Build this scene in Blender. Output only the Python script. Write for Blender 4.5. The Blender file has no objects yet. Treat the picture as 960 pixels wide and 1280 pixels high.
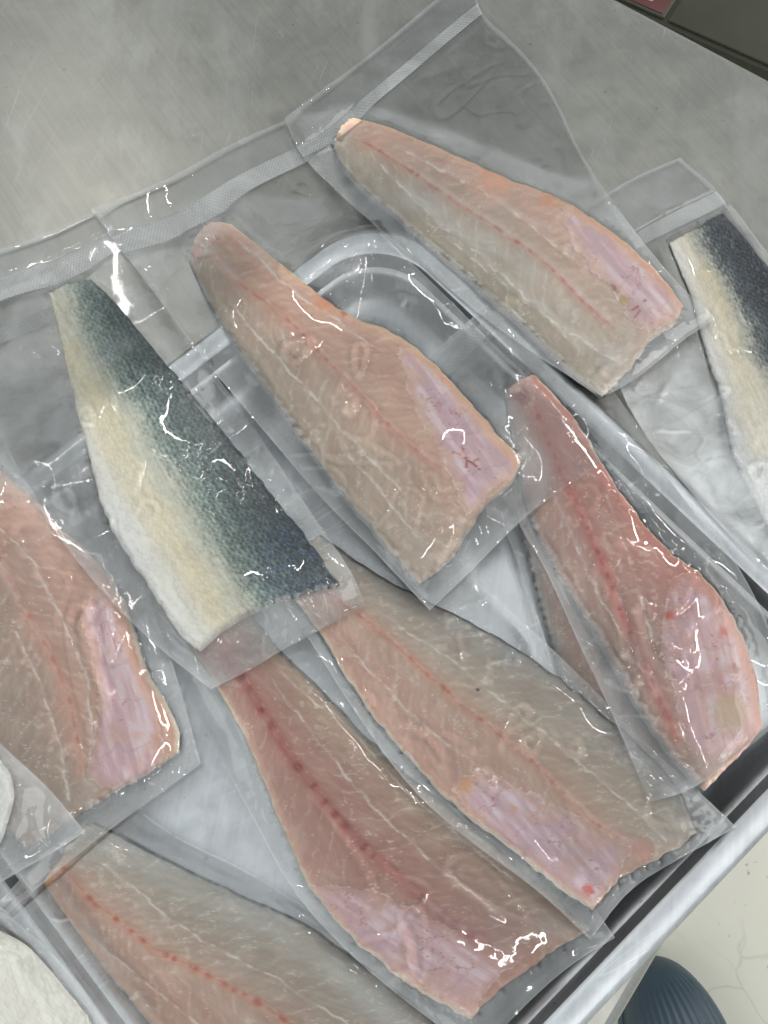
import bpy, math, random
import numpy as np
from mathutils import Vector

random.seed(4)
scene = bpy.context.scene
COL = scene.collection

# ------------------------------------------------------------------ camera
VFOV, TILT, DIST = math.radians(52), math.radians(20), 0.62
cam_d = bpy.data.cameras.new('camera')
cam_d.sensor_fit = 'VERTICAL'
cam_d.angle = VFOV
cam_d.clip_start, cam_d.clip_end = 0.01, 60
cam = bpy.data.objects.new('camera', cam_d)
cam.location = (0, -DIST * math.sin(TILT), DIST * math.cos(TILT))
cam.rotation_euler = (TILT, 0, 0)
COL.objects.link(cam)
scene.camera = cam

# ------------------------------------------------------------------ world and lamps
world = bpy.data.worlds.new('World')
scene.world = world
world.use_nodes = True
bg = world.node_tree.nodes['Background']
bg.inputs[0].default_value = (0.90, 0.97, 1.0, 1)
bg.inputs[1].default_value = 0.47


def area(name, loc, target, sx, sy, power, color, roll=0):
    l = bpy.data.lights.new(name, 'AREA')
    l.shape = 'RECTANGLE'
    l.size, l.size_y, l.energy, l.color = sx, sy, power, color
    o = bpy.data.objects.new(name, l)
    o.location = loc
    q = (Vector(target) - Vector(loc)).to_track_quat('-Z', 'Y')
    o.rotation_euler = q.to_euler()
    if roll:
        o.rotation_euler.rotate_axis('Z', roll)
    COL.objects.link(o)
    return o


area('soft_fill_lamp_2', (-1.5, -1.5, 1.9), (0, 0, 0), 2.6, 1.8, 26, (1.0, 0.985, 0.96))  # unseen soft fill, added behind left to even out the light
area('soft_fill_lamp', (2.3, 0.3, 1.25), (0, 0, 0), 1.8, 2.6, 42, (1.0, 0.985, 0.95))  # unseen soft fill, added low at the right, clear of the film's reflections
for k, tx in enumerate((-0.62, 0.50)):
    area('tube_lamp', (tx, 1.10 - 0.75 * k, 1.6), (tx, 1.10 - 0.75 * k, 0), 0.009, (1.25, 1.25)[k], (3.2, 3.4)[k], (1.0, 0.99, 0.96), math.radians(14))
area('tube_lamp', (0.40, -0.62, 1.6), (0.40, -0.62, 0), 0.009, 0.6, 1.6, (1.0, 0.99, 0.96), math.radians(14))  # unseen short tube, added for glints on the lower fillets

vs = scene.view_settings
scene.display_settings.display_device = 'sRGB'
vs.view_transform = 'Standard'
vs.look = 'None'
vs.exposure = 0.26
vs.gamma = 1.0
vs.use_curve_mapping = False
scene.render.engine = 'CYCLES'
cy = scene.cycles
cy.use_denoising = True
cy.use_adaptive_sampling = True
cy.adaptive_threshold = 0.03
cy.adaptive_min_samples = 24
cy.max_bounces = 10
cy.diffuse_bounces = 3
cy.glossy_bounces = 8
cy.transmission_bounces = 4
cy.transparent_max_bounces = 40
cy.caustics_reflective = False
cy.caustics_refractive = False
cy.sample_clamp_indirect = 6.0

# ------------------------------------------------------------------ geometry helpers
TT = math.tan(VFOV / 2)
CR = np.array([1.0, 0, 0])
CU = np.array([0, math.cos(TILT), math.sin(TILT)])
CF = np.array([0, math.sin(TILT), -math.cos(TILT)])
CC = np.array(cam.location)


def ground(px, z):
    """where the sight line through a point of the photograph (960 x 1280) meets height z"""
    px = np.asarray(px, float)
    r = CF + ((px[..., 0:1] - 480) / 640 * TT) * CR + ((640 - px[..., 1:2]) / 640 * TT) * CU
    k = (np.asarray(z) - CC[2]) / r[..., 2]
    return (CC + k[..., None] * r)[..., :2]


def to_px(p):
    d = p - CC
    f = d @ CF
    return np.stack([480 + 640 / TT * (d @ CR) / f, 640 - 640 / TT * (d @ CU) / f], -1)


def hsh(i, j, s):
    v = np.sin(i * 127.1 + j * 311.7 + s * 74.7) * 43758.5453
    return v - np.floor(v)


def vn(x, y, s=0):
    ix, iy = np.floor(x), np.floor(y)
    fx, fy = x - ix, y - iy
    fx = fx * fx * fx * (fx * (fx * 6 - 15) + 10)
    fy = fy * fy * fy * (fy * (fy * 6 - 15) + 10)
    a, b = hsh(ix, iy, s), hsh(ix + 1, iy, s)
    c, d = hsh(ix, iy + 1, s), hsh(ix + 1, iy + 1, s)
    return (a * (1 - fx) + b * fx) * (1 - fy) + (c * (1 - fx) + d * fx) * fy


def fbm(x, y, s=0, o=4):
    t, a, n = 0, 0.5, 0
    for k in range(o):
        t = t + a * vn(x * 2 ** k + 17.3 * k, y * 2 ** k - 9.1 * k, s + k)
        n += a
        a *= 0.5
    return t / n


def sm(a, b, x):
    t = np.clip((x - a) / (b - a), 0, 1)
    return t * t * (3 - 2 * t)


def resample(pts, n, smooth=2):
    p = np.asarray(pts, float)
    for _ in range(smooth):                         # Chaikin corner cutting, ends kept
        q = 0.75 * p[:-1] + 0.25 * p[1:]
        r = 0.25 * p[:-1] + 0.75 * p[1:]
        m = np.empty((2 * len(q), p.shape[1]))
        m[0::2], m[1::2] = q, r
        m[0], m[-1] = p[0], p[-1]
        p = m
    d = np.r_[0, np.cumsum(np.hypot(*(np.diff(p, axis=0).T[:2])))]
    t = np.linspace(0, d[-1], n)
    return np.stack([np.interp(t, d, p[:, k]) for k in range(p.shape[1])], -1)


def coons(top, bot, left, right, nu, nv, smooth=2):
    """patch of nu x nv points; top and bot run left to right, left and right run top to bottom"""
    T, B = resample(top, nv, smooth), resample(bot, nv, smooth)
    L, R = resample(left, nu, smooth), resample(right, nu, smooth)
    u = np.linspace(0, 1, nu)[:, None, None]
    v = np.linspace(0, 1, nv)[None, :, None]
    return ((1 - u) * T[None] + u * B[None] + (1 - v) * L[:, None] + v * R[:, None]
            - (1 - u) * (1 - v) * T[0] - (1 - u) * v * T[-1] - u * (1 - v) * B[0] - u * v * B[-1])


def seg_dist(px, pts):
    """distance to a polyline, arc position along it, and signed side"""
    pts = np.asarray(pts, float)
    best = np.full(px.shape[:-1], 1e9)
    arc = np.zeros_like(best)
    side = np.zeros_like(best)
    acc = 0.0
    for a, b in zip(pts[:-1], pts[1:]):
        ab = b - a
        L = np.hypot(*ab)
        t = np.clip(((px - a) @ ab) / (L * L), 0, 1)
        q = px - a - t[..., None] * ab
        d = np.hypot(q[..., 0], q[..., 1])
        m = d < best
        best = np.where(m, d, best)
        arc = np.where(m, acc + t * L, arc)
        side = np.where(m, ab[0] * (px[..., 1] - a[1]) - ab[1] * (px[..., 0] - a[0]), side)
        acc += L
    return best, arc, np.sign(side)


def inside(px, poly):
    p = np.asarray(poly, float)
    c = np.zeros(px.shape[:-1], bool)
    x, y = px[..., 0], px[..., 1]
    for a, b in zip(p, np.roll(p, -1, 0)):
        if a[1] == b[1]:
            continue
        m = ((a[1] > y) != (b[1] > y)) & (x < (b[0] - a[0]) * (y - a[1]) / (b[1] - a[1]) + a[0])
        c ^= m
    return c


def poly_sd(px, poly):
    """signed distance in photo pixels, positive inside"""
    d, _, _ = seg_dist(px, list(poly) + [poly[0]])
    return np.where(inside(px, poly), d, -d)


def lin(c):
    c = np.clip(np.asarray(c, float), 0, 1)
    return np.where(c <= 0.04045, c / 12.92, ((c + 0.055) / 1.055) ** 2.4)


def rgb(*c):
    return np.array(c, float) / 255


def mesh_obj(name, verts, faces, mat, parent=None, smooth=True, attrs=None):
    """verts (n,3), faces (m,4) or (m,3) int array or list of tuples"""
    me = bpy.data.meshes.new(name)
    if isinstance(faces, np.ndarray):
        k = faces.shape[1]
        me.vertices.add(len(verts))
        me.vertices.foreach_set('co', np.asarray(verts, np.float32).ravel())
        me.loops.add(faces.size)
        me.loops.foreach_set('vertex_index', faces.astype(np.int32).ravel())
        me.polygons.add(len(faces))
        me.polygons.foreach_set('loop_start', np.arange(0, faces.size, k, dtype=np.int32))
        me.polygons.foreach_set('loop_total', np.full(len(faces), k, np.int32))
        me.update(calc_edges=True)
    else:
        me.from_pydata([tuple(v) for v in verts], [], faces)
        me.update()
    if smooth:
        me.polygons.foreach_set('use_smooth', np.ones(len(me.polygons), bool))
    for nm, arr in (attrs or {}).items():
        arr = np.asarray(arr, np.float32)
        if arr.ndim == 1:
            at = me.attributes.new(nm, 'FLOAT', 'POINT')
            at.data.foreach_set('value', arr)
        elif arr.shape[1] == 3 and nm == 'tint':
            at = me.attributes.new(nm, 'FLOAT_COLOR', 'POINT')
            at.data.foreach_set('color', np.c_[arr, np.ones(len(arr))].astype(np.float32).ravel())
        else:
            at = me.attributes.new(nm, 'FLOAT_VECTOR', 'POINT')
            at.data.foreach_set('vector', arr.ravel())
    if mat:
        me.materials.append(mat)
    o = bpy.data.objects.new(name, me)
    COL.objects.link(o)
    if parent:
        o.parent = parent
        o.matrix_parent_inverse = parent.matrix_world.inverted()
    return o


def grid_faces(nu, nv):
    i = np.arange(nu * nv).reshape(nu, nv)
    # u runs down the picture, v to the right: wind so that normals point up
    return np.stack([i[:-1, :-1], i[1:, :-1], i[1:, 1:], i[:-1, 1:]], -1).reshape(-1, 4)


def thing(name, label, cat, loc, group=None):
    o = bpy.data.objects.new(name, None)
    o.empty_display_size = 0.02
    o.location = loc
    COL.objects.link(o)
    o['label'], o['category'] = label, cat
    if group:
        o['group'] = group
    bpy.context.view_layer.update()
    return o


# ------------------------------------------------------------------ materials
def new_mat(name):
    m = bpy.data.materials.new(name)
    m.use_nodes = True
    nt = m.node_tree
    nt.nodes.clear()
    out = nt.nodes.new('ShaderNodeOutputMaterial')
    return m, nt, out


class NB:
    def __init__(self, nt):
        self.nt = nt

    def n(self, typ, ins=None, **kw):
        nd = self.nt.nodes.new(typ)
        for k, v in kw.items():
            setattr(nd, k, v)
        for k, v in (ins or {}).items():
            if isinstance(v, bpy.types.NodeSocket):
                self.nt.links.new(v, nd.inputs[k])
            else:
                nd.inputs[k].default_value = v
        return nd

    def math(self, op, a, b=0.0, c=None, clamp=False):
        ins = {0: a, 1: b}
        if c is not None:
            ins[2] = c
        return self.n('ShaderNodeMath', ins, operation=op, use_clamp=clamp).outputs[0]

    def vmap(self, vec, scale, rot=(0, 0, 0)):
        return self.n('ShaderNodeMapping', {'Vector': vec, 'Scale': scale, 'Rotation': rot}).outputs[0]

    def noise(self, vec, scale, detail=4, rough=0.55, dist=0.0):
        return self.n('ShaderNodeTexNoise', {'Vector': vec, 'Scale': scale, 'Detail': detail, 'Roughness': rough, 'Distortion': dist}).outputs['Fac']

    def ramp(self, fac, stops, interp='LINEAR'):
        r = self.n('ShaderNodeValToRGB', {'Fac': fac})
        r.color_ramp.interpolation = interp
        e = r.color_ramp.elements
        while len(e) < len(stops):
            e.new(0.5)
        for el, (p, c) in zip(e, stops):
            el.position = p
            el.color = (c, c, c, 1) if isinstance(c, (int, float)) else (*c, 1)
        return r.outputs['Color']

    def maprange(self, v, a, b, c, d):
        return self.n('ShaderNodeMapRange', {0: v, 1: a, 2: b, 3: c, 4: d}).outputs[0]

    def mix(self, f, a, b, blend='MIX'):
        m = self.n('ShaderNodeMix', data_type='RGBA', blend_type=blend)
        for sock, val in ((m.inputs[0], f), (m.inputs[6], a), (m.inputs[7], b)):
            if isinstance(val, bpy.types.NodeSocket):
                self.nt.links.new(val, sock)
            else:
                sock.default_value = val if isinstance(val, (int, float)) else (*val[:3], 1)
        return m.outputs[2]


def steel(name, base, rough, blotch=0.3, brush_rot=0.6, scale=1.0, metallic=0.85, stain=None, bump=0.06):
    m, nt, out = new_mat(name)
    b = NB(nt)
    co = b.n('ShaderNodeTexCoord').outputs['Object']
    big = b.noise(co, 5 * scale, 7, 0.62, 0.8)
    mid = b.noise(b.vmap(co, (1, 1, 1)), 38 * scale, 6, 0.65, 0.5)
    st = b.noise(b.vmap(b.vmap(co, (1, 1, 1), (0, 0, brush_rot)), (14, 420, 50)), 1.0, 3, 0.6)
    sc = b.noise(b.vmap(b.vmap(co, (1, 1, 1), (0, 0, brush_rot + 1.1)), (10, 500, 60)), 1.0, 2, 0.5)
    k = b.math('ADD', b.math('MULTIPLY', b.math('SUBTRACT', big, 0.5), blotch * 1.3), b.math('MULTIPLY', b.math('SUBTRACT', mid, 0.5), blotch * 0.8))
    k = b.math('ADD', k, b.math('MULTIPLY', b.math('SUBTRACT', st, 0.5), 0.30))
    k = b.math('ADD', k, 1.0)
    c = b.mix(1.0, base, b.n('ShaderNodeCombineColor', {0: k, 1: k, 2: k}).outputs[0], 'MULTIPLY')
    if stain:
        w = b.ramp(b.noise(b.vmap(b.vmap(co, (1, 1, 1), (0, 0, brush_rot + 0.5)), (7, 20, 10)), 1.0, 8, 0.68, 0.4), [(0.50, 0.0), (0.66, 0.6)])
        c = b.mix(w, c, stain)
    lnn = b.noise(b.vmap(b.vmap(co, (1, 1, 1), (0, 0, brush_rot + 0.9)), (4, 55, 20)), 1.0, 2, 0.5, 0.8)
    lnm = b.ramp(b.math('ABSOLUTE', b.math('SUBTRACT', lnn, 0.5)), [(0.0, 1.0), (0.006, 0.0)])
    lnm = b.math('MULTIPLY', lnm, b.ramp(b.noise(co, 11, 3), [(0.5, 0.0), (0.62, 0.8)]))
    c = b.mix(lnm, c, tuple(min(1, x * 1.5) for x in base))
    spk = b.ramp(b.noise(co, 190, 2, 0.5), [(0.73, 0.0), (0.77, 0.6)])
    c = b.mix(spk, c, tuple(x * 0.45 for x in base))
    scm = b.ramp(sc, [(0.72, 0.0), (0.80, 0.5)])
    c = b.mix(scm, c, tuple(min(1, x * 1.35) for x in base))
    r = b.math('ADD', rough, b.math('MULTIPLY', b.math('SUBTRACT', mid, 0.5), 0.25))
    h = b.math('ADD', b.math('MULTIPLY', st, 0.5), b.math('MULTIPLY', mid, 0.5))
    bp = b.n('ShaderNodeBump', {'Strength': bump, 'Distance': 0.001, 'Height': h}).outputs[0]
    p = b.n('ShaderNodeBsdfPrincipled', {'Base Color': c, 'Metallic': metallic, 'Roughness': r, 'Normal': bp})
    nt.links.new(p.outputs[0], out.inputs[0])
    return m


def flesh_mat(name, rough=0.5, sss=0.12, bump=0.25):
    m, nt, out = new_mat(name)
    b = NB(nt)
    tint = b.n('ShaderNodeAttribute', attribute_name='tint').outputs['Color']
    uv = b.n('ShaderNodeAttribute', attribute_name='fuv').outputs['Vector']
    fib = b.noise(b.vmap(uv, (140, 900, 1)), 1.0, 4, 0.6, 0.4)
    gr = b.noise(uv, 700, 3, 0.6)
    k = b.math('ADD', 0.86, b.math('ADD', b.math('MULTIPLY', fib, 0.20), b.math('MULTIPLY', gr, 0.06)))
    c = b.mix(1.0, tint, b.n('ShaderNodeCombineColor', {0: k, 1: k, 2: k}).outputs[0], 'MULTIPLY')
    # pale threads of connective tissue, slanting across the grain
    pat = b.ramp(b.noise(uv, 55, 3, 0.6), [(0.52, 0.0), (0.64, 1.0)])
    for ang, sx, sy in ((0.45, 34, 210), (-0.7, 28, 170)):
        tn = b.noise(b.vmap(b.vmap(uv, (1, 1, 1), (0, 0, ang)), (sx, sy, 1)), 1.0, 2, 0.5, 0.6)
        th = b.ramp(b.math('ABSOLUTE', b.math('SUBTRACT', tn, 0.5)), [(0.0, 1.0), (0.016, 0.0)])
        c = b.mix(b.math('MULTIPLY', b.math('MULTIPLY', th, pat), 0.30), c, (0.80, 0.70, 0.62))
    sp = b.ramp(b.noise(uv, 260, 2, 0.5), [(0.70, 0.0), (0.74, 0.6)])
    c = b.mix(b.math('MULTIPLY', b.math('MULTIPLY', sp, pat), 0.5), c, (0.82, 0.74, 0.68))
    bp = b.n('ShaderNodeBump', {'Strength': bump, 'Distance': 0.0008, 'Height': b.math('ADD', fib, b.math('MULTIPLY', gr, 0.5))}).outputs[0]
    p = b.n('ShaderNodeBsdfPrincipled', {'Base Color': c, 'Roughness': rough, 'Normal': bp, 'Subsurface Weight': sss, 'Subsurface Scale': 0.004,
                                         'Subsurface Radius': (1.0, 0.55, 0.4), 'Specular IOR Level': 0.12})
    nt.links.new(p.outputs[0], out.inputs[0])
    return m


def skin_mat(name, pitch=0.0025, depth=0.5):
    m, nt, out = new_mat(name)
    b = NB(nt)
    tint = b.n('ShaderNodeAttribute', attribute_name='tint').outputs['Color']
    uv = b.n('ShaderNodeAttribute', attribute_name='fuv').outputs['Vector']
    dark = b.n('ShaderNodeAttribute', attribute_name='dark').outputs['Fac']
    wob = b.n('ShaderNodeTexNoise', {'Vector': uv, 'Scale': 60.0, 'Detail': 2.0}).outputs['Color']
    uvw = b.n('ShaderNodeVectorMath', {0: uv, 1: b.n('ShaderNodeVectorMath', {0: wob, 3: 0.0022}, operation='SCALE').outputs[0]}, operation='ADD').outputs[0]
    d45 = b.vmap(b.vmap(uvw, (0.8, 1.15, 1)), (1 / pitch, 1 / pitch, 0), (0, 0, math.radians(45)))
    vo = b.n('ShaderNodeTexVoronoi', {'Vector': d45, 'Scale': 1.0, 'Randomness': 0.55}, voronoi_dimensions='2D')
    cell = b.n('ShaderNodeSeparateColor', {0: vo.outputs['Color']}).outputs[0]
    dist = vo.outputs['Distance']
    edge = b.ramp(dist, [(0.25, 1.0), (0.75, 0.0)])
    e = b.n('ShaderNodeSeparateColor', {0: edge}).outputs[0]
    # scale centres of the back are dark with pale rims, the belly's are pale
    kb = b.math('ADD', b.maprange(e, 0, 1, 1.5, 0.66), b.math('MULTIPLY', b.math('SUBTRACT', cell, 0.5), 0.45))
    kw = b.math('ADD', b.maprange(e, 0, 1, 0.93, 1.03), b.math('MULTIPLY', b.math('SUBTRACT', cell, 0.5), 0.10))
    k = b.math('ADD', b.math('MULTIPLY', kb, dark), b.math('MULTIPLY', kw, b.math('SUBTRACT', 1.0, dark)))
    c = b.mix(1.0, tint, b.n('ShaderNodeCombineColor', {0: k, 1: k, 2: k}).outputs[0], 'MULTIPLY')
    gl = b.ramp(b.math('ADD', b.math('MULTIPLY', cell, 0.7), b.math('MULTIPLY', b.noise(uv, 300, 3), 0.5)), [(0.78, 0.0), (0.92, 0.5)])
    c = b.mix(b.math('MULTIPLY', gl, b.math('MULTIPLY', dark, 0.22)), c, (0.55, 0.58, 0.52))  # highlights on single scales, painted into the colour
    mid = b.math('MULTIPLY', b.math('MULTIPLY', dark, b.math('SUBTRACT', 1.0, dark)), 3.6)
    mid = b.math('ADD', mid, b.math('MULTIPLY', dark, 0.22))
    spk = b.ramp(b.noise(b.vmap(uv, (500, 800, 1)), 1.0, 3, 0.6), [(0.55, 0.0), (0.66, 0.85)])
    c = b.mix(b.math('MULTIPLY', spk, mid, clamp=True), c, (0.66, 0.68, 0.62))  # silvery glints along the flank, painted as pale specks
    dks = b.ramp(b.noise(b.vmap(uv, (420, 700, 1)), 1.0, 3, 0.6), [(0.58, 0.0), (0.68, 0.7)])
    c = b.mix(b.math('MULTIPLY', dks, mid, clamp=True), c, (0.10, 0.12, 0.11))
    rows = b.math('SINE', b.math('ADD', b.math('MULTIPLY', b.n('ShaderNodeSeparateXYZ', {0: uvw}).outputs[1], 2 * math.pi / 0.0027), b.math('MULTIPLY', b.noise(uv, 120, 2), 3.0)))
    kr = b.math('ADD', 1.0, b.math('MULTIPLY', b.math('MULTIPLY', rows, dark), 0.16))
    c = b.mix(1.0, c, b.n('ShaderNodeCombineColor', {0: kr, 1: kr, 2: kr}).outputs[0], 'MULTIPLY')
    h = b.math('ADD', b.math('MULTIPLY', e, depth), b.math('MULTIPLY', b.noise(uv, 900, 3), 0.4))
    bp = b.n('ShaderNodeBump', {'Strength': 0.55, 'Distance': 0.0006, 'Height': h}).outputs[0]
    p = b.n('ShaderNodeBsdfPrincipled', {'Base Color': c, 'Roughness': 0.32, 'Normal': bp, 'Specular IOR Level': 0.4,
                                         'Metallic': b.math('MULTIPLY', dark, 0.12)})
    nt.links.new(p.outputs[0], out.inputs[0])
    return m


def film_mat(name, emboss=False, bump=0.09):
    m, nt, out = new_mat(name)
    b = NB(nt)
    geo = b.n('ShaderNodeNewGeometry').outputs['Position']
    veil = b.n('ShaderNodeAttribute', attribute_name='veil').outputs['Fac']
    uv = b.n('ShaderNodeAttribute', attribute_name='fuv').outputs['Vector']
    crk = b.noise(geo, 30, 1, 0.4, 1.0)
    fine = b.noise(geo, 320, 3, 0.5, 0.8)
    h = b.math('ADD', crk, b.math('MULTIPLY', fine, 0.02))
    bp = b.n('ShaderNodeBump', {'Strength': bump, 'Distance': 0.004, 'Height': h}).outputs[0]
    if not emboss:
        vb = b.n('ShaderNodeTexVoronoi', {'Vector': geo, 'Scale': 150.0, 'Randomness': 1.0})
        rv = b.n('ShaderNodeSeparateColor', {0: vb.outputs['Color']}).outputs[0]
        msk = b.ramp(b.noise(geo, 13, 2), [(0.55, 0.0), (0.66, 1.0)])
        on = b.math('MULTIPLY', b.math('GREATER_THAN', rv, 0.90), msk)
        dome = b.math('MULTIPLY', b.maprange(vb.outputs['Distance'], 0.06, 0.22, 1.0, 0.0), on)
        bp = b.n('ShaderNodeBump', {'Strength': 0.5, 'Distance': 0.0006, 'Height': dome, 'Normal': bp}).outputs[0]
    if emboss:
        d45 = b.vmap(uv, (1 / 0.0017, 1 / 0.0017, 0), (0, 0, math.radians(45)))
        ch = b.n('ShaderNodeTexVoronoi', {'Vector': d45, 'Scale': 1.0, 'Randomness': 0.0}, voronoi_dimensions='2D').outputs['Distance']
        veil = b.math('MULTIPLY', veil, b.maprange(ch, 0.1, 0.6, 1.2, 0.85))
        bp = b.n('ShaderNodeBump', {'Strength': 0.45, 'Distance': 0.0004, 'Height': ch, 'Normal': bp}, invert=True).outputs[0]
    fr = b.n('ShaderNodeFresnel', {'IOR': 1.44, 'Normal': bp}).outputs[0]
    fr = b.math('MULTIPLY', fr, 1.0, clamp=True)
    tr = b.n('ShaderNodeBsdfTransparent', {'Color': (1, 1, 1, 1)}).outputs[0]
    gl = b.n('ShaderNodeBsdfGlossy', {'Color': (1, 1, 1, 1), 'Roughness': 0.25 if emboss else 0.022, 'Normal': bp}).outputs[0]
    df = b.n('ShaderNodeBsdfDiffuse', {'Color': (0.90, 0.93, 0.94, 1)}).outputs[0]
    tl = b.n('ShaderNodeBsdfTranslucent', {'Color': (0.90, 0.93, 0.94, 1)}).outputs[0]
    ml = b.n('ShaderNodeMixShader', {0: 0.35, 1: df, 2: tl}).outputs[0]
    cloud = b.maprange(b.noise(geo, 26, 5, 0.6, 0.6), 0.3, 0.7, 0.55, 1.45)
    veil = b.math('MULTIPLY', veil, cloud, clamp=True)
    m1 = b.n('ShaderNodeMixShader', {0: veil, 1: tr, 2: ml}).outputs[0]
    m2 = b.n('ShaderNodeMixShader', {0: fr, 1: m1, 2: gl}).outputs[0]
    nt.links.new(m2, out.inputs[0])
    return m


def plain_mat(name, color, rough=0.5, var=0.2, scale=60, bump=0.1, spec=0.5, metallic=0.0):
    m, nt, out = new_mat(name)
    b = NB(nt)
    co = b.n('ShaderNodeTexCoord').outputs['Object']
    n1 = b.noise(co, scale, 5, 0.6)
    k = b.math('ADD', 1.0 - var / 2, b.math('MULTIPLY', n1, var))
    c = b.mix(1.0, color, b.n('ShaderNodeCombineColor', {0: k, 1: k, 2: k}).outputs[0], 'MULTIPLY')
    bp = b.n('ShaderNodeBump', {'Strength': bump, 'Distance': 0.001, 'Height': n1}).outputs[0]
    p = b.n('ShaderNodeBsdfPrincipled', {'Base Color': c, 'Roughness': rough, 'Normal': bp, 'Specular IOR Level': spec, 'Metallic': metallic})
    nt.links.new(p.outputs[0], out.inputs[0])
    return m


M_TABLE = steel('worktop_steel', (0.325, 0.318, 0.287), 0.34, 0.50, 0.35, 1.0, 0.85, (0.42, 0.42, 0.395))
M_LIP = steel('worktop_edge_steel', (0.40, 0.40, 0.38), 0.40, 0.2, 0.0, 1.0, 0.85)
M_TRAY = steel('tray_steel', (0.50, 0.52, 0.54), 0.38, 0.6, 0.9, 1.6, 0.78, None, 0.05)
M_FLESH = flesh_mat('fish_flesh')
M_MEMB = flesh_mat('belly_lining', 0.38, 0.15, 0.35)
M_SKIN = skin_mat('scaly_skin')
M_UNDER = plain_mat('skin_edge', (0.10, 0.115, 0.12), 0.35, 0.8, 300, 0.3)
M_FILM = film_mat('clear_film')
M_SEAL = film_mat('embossed_film', True)


def floor_mat():
    m, nt, out = new_mat('cracked_floor_paint')
    b = NB(nt)
    co = b.n('ShaderNodeTexCoord').outputs['Object']
    warp = b.n('ShaderNodeTexNoise', {'Vector': co, 'Scale': 6.0, 'Detail': 3.0}).outputs['Color']
    w = b.n('ShaderNodeVectorMath', {0: co, 1: b.n('ShaderNodeVectorMath', {0: warp, 3: 0.12}, operation='SCALE').outputs[0]}, operation='ADD').outputs[0]
    vo = b.n('ShaderNodeTexVoronoi', {'Vector': w, 'Scale': 9.0}, feature='DISTANCE_TO_EDGE').outputs['Distance']
    crack = b.ramp(vo, [(0.0, 1.0), (0.018, 0.0)])
    crack = b.math('MULTIPLY', crack, b.ramp(b.noise(co, 7, 3), [(0.5, 0.0), (0.62, 0.5)]))
    spots = b.ramp(b.noise(co, 70, 4, 0.6), [(0.66, 0.0), (0.72, 0.7)])
    n1 = b.noise(co, 5, 6, 0.6)
    c = b.mix(n1, (0.50, 0.50, 0.42), (0.66, 0.65, 0.56))
    c = b.mix(spots, c, (0.16, 0.16, 0.14))
    c = b.mix(b.math('MULTIPLY', crack, 0.5), c, (0.18, 0.18, 0.16))
    p = b.n('ShaderNodeBsdfPrincipled', {'Base Color': c, 'Roughness': 0.5, 'Normal': b.n('ShaderNodeBump', {'Strength': 0.2, 'Distance': 0.002, 'Height': n1}).outputs[0]})
    nt.links.new(p.outputs[0], out.inputs[0])
    return m


# ------------------------------------------------------------------ floor, worktop, tray
FLOOR_Z = -0.82
fl = mesh_obj('floor', [(-6, -6, FLOOR_Z), (6, -6, FLOOR_Z), (6, 6, FLOOR_Z), (-6, 6, FLOOR_Z)], [(0, 1, 2, 3)], floor_mat(), smooth=False)
fl['kind'] = 'structure'


def rounded_rect(hx, hy, r, n=10):
    pts = []
    for cx, cy_, a0 in ((hx - r, hy - r, 0), (-hx + r, hy - r, 90), (-hx + r, -hy + r, 180), (hx - r, -hy + r, 270)):
        for k in range(n + 1):
            a = math.radians(a0 + 90 * k / n)
            pts.append((cx + r * math.cos(a), cy_ + r * math.sin(a)))
    return np.array(pts)


def rings(prof, hx, hy, r0, n=10):
    """stack of rounded rectangles: prof is a list of (inset, z, corner radius)"""
    V, F, m = [], [], 4 * (n + 1)
    for ins, z, r in prof:
        p = rounded_rect(hx - ins, hy - ins, max(r, 0.0005), n)
        V += [(x, y, z) for x, y in p]
    for k in range(len(prof) - 1):
        for i in range(m):
            j = (i + 1) % m
            F.append((k * m + i, k * m + j, (k + 1) * m + j, (k + 1) * m + i))
    return V, F, m


# worktop: two edges seen at the upper right and lower right, the rest runs out of the picture
tr1, tr2 = ground([[780, 0], [960, 95]], np.zeros(2))
tb1, tb2 = ground([[850, 1155], [770, 1280]], np.zeros(2))
ex = (tr2 - tr1) / np.linalg.norm(tr2 - tr1)            # along the far edge
ey = np.array([-ex[1], ex[0]])
corner_x = ((tb1 + tb2) / 2 - tr1) @ ex
WL, WW = 1.8, 0.75
tc = tr1 + ex * (corner_x - WL / 2) - ey * (WW / 2)
th = math.atan2(ex[1], ex[0])
table = thing('steel_table', 'grey brushed steel worktop with scuffed surface under the tray and the bags of fish', 'table', (tc[0], tc[1], FLOOR_Z))
table.rotation_euler = (0, 0, th)
bpy.context.view_layer.update()


def local_obj(name, V, F, mat, parent, smooth=False, sharp=None):
    o = mesh_obj(name, V, F, mat, None, smooth)
    o.parent = parent
    if sharp:
        o.data.set_sharp_from_angle(angle=math.radians(sharp))
    return o


dz = -FLOOR_Z
V, F, m = rings([(0.004, dz - 0.038, 0.004), (0.0, dz - 0.034, 0.006), (0.0, dz - 0.006, 0.006), (0.002, dz - 0.002, 0.006), (0.006, dz, 0.004)], WL / 2, WW / 2, 0.006, 4)
local_obj('table_edge', V, F, M_LIP, table, True, 40)
V, F, m = rings([(0.006, dz, 0.004), (0.02, dz, 0.004)], WL / 2, WW / 2, 0.004, 4)
F.append(tuple(range(m, 2 * m)))
local_obj('table_top', V, F, M_TABLE, table)


def box(cx, cy_, cz, sx, sy, sz, bev=0.0):
    V = [(cx + a * sx / 2, cy_ + b_ * sy / 2, cz + c * sz / 2) for c in (-1, 1) for b_ in (-1, 1) for a in (-1, 1)]
    F = [(0, 2, 3, 1), (4, 5, 7, 6), (0, 1, 5, 4), (2, 6, 7, 3), (0, 4, 6, 2), (1, 3, 7, 5)]
    return V, F


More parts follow.
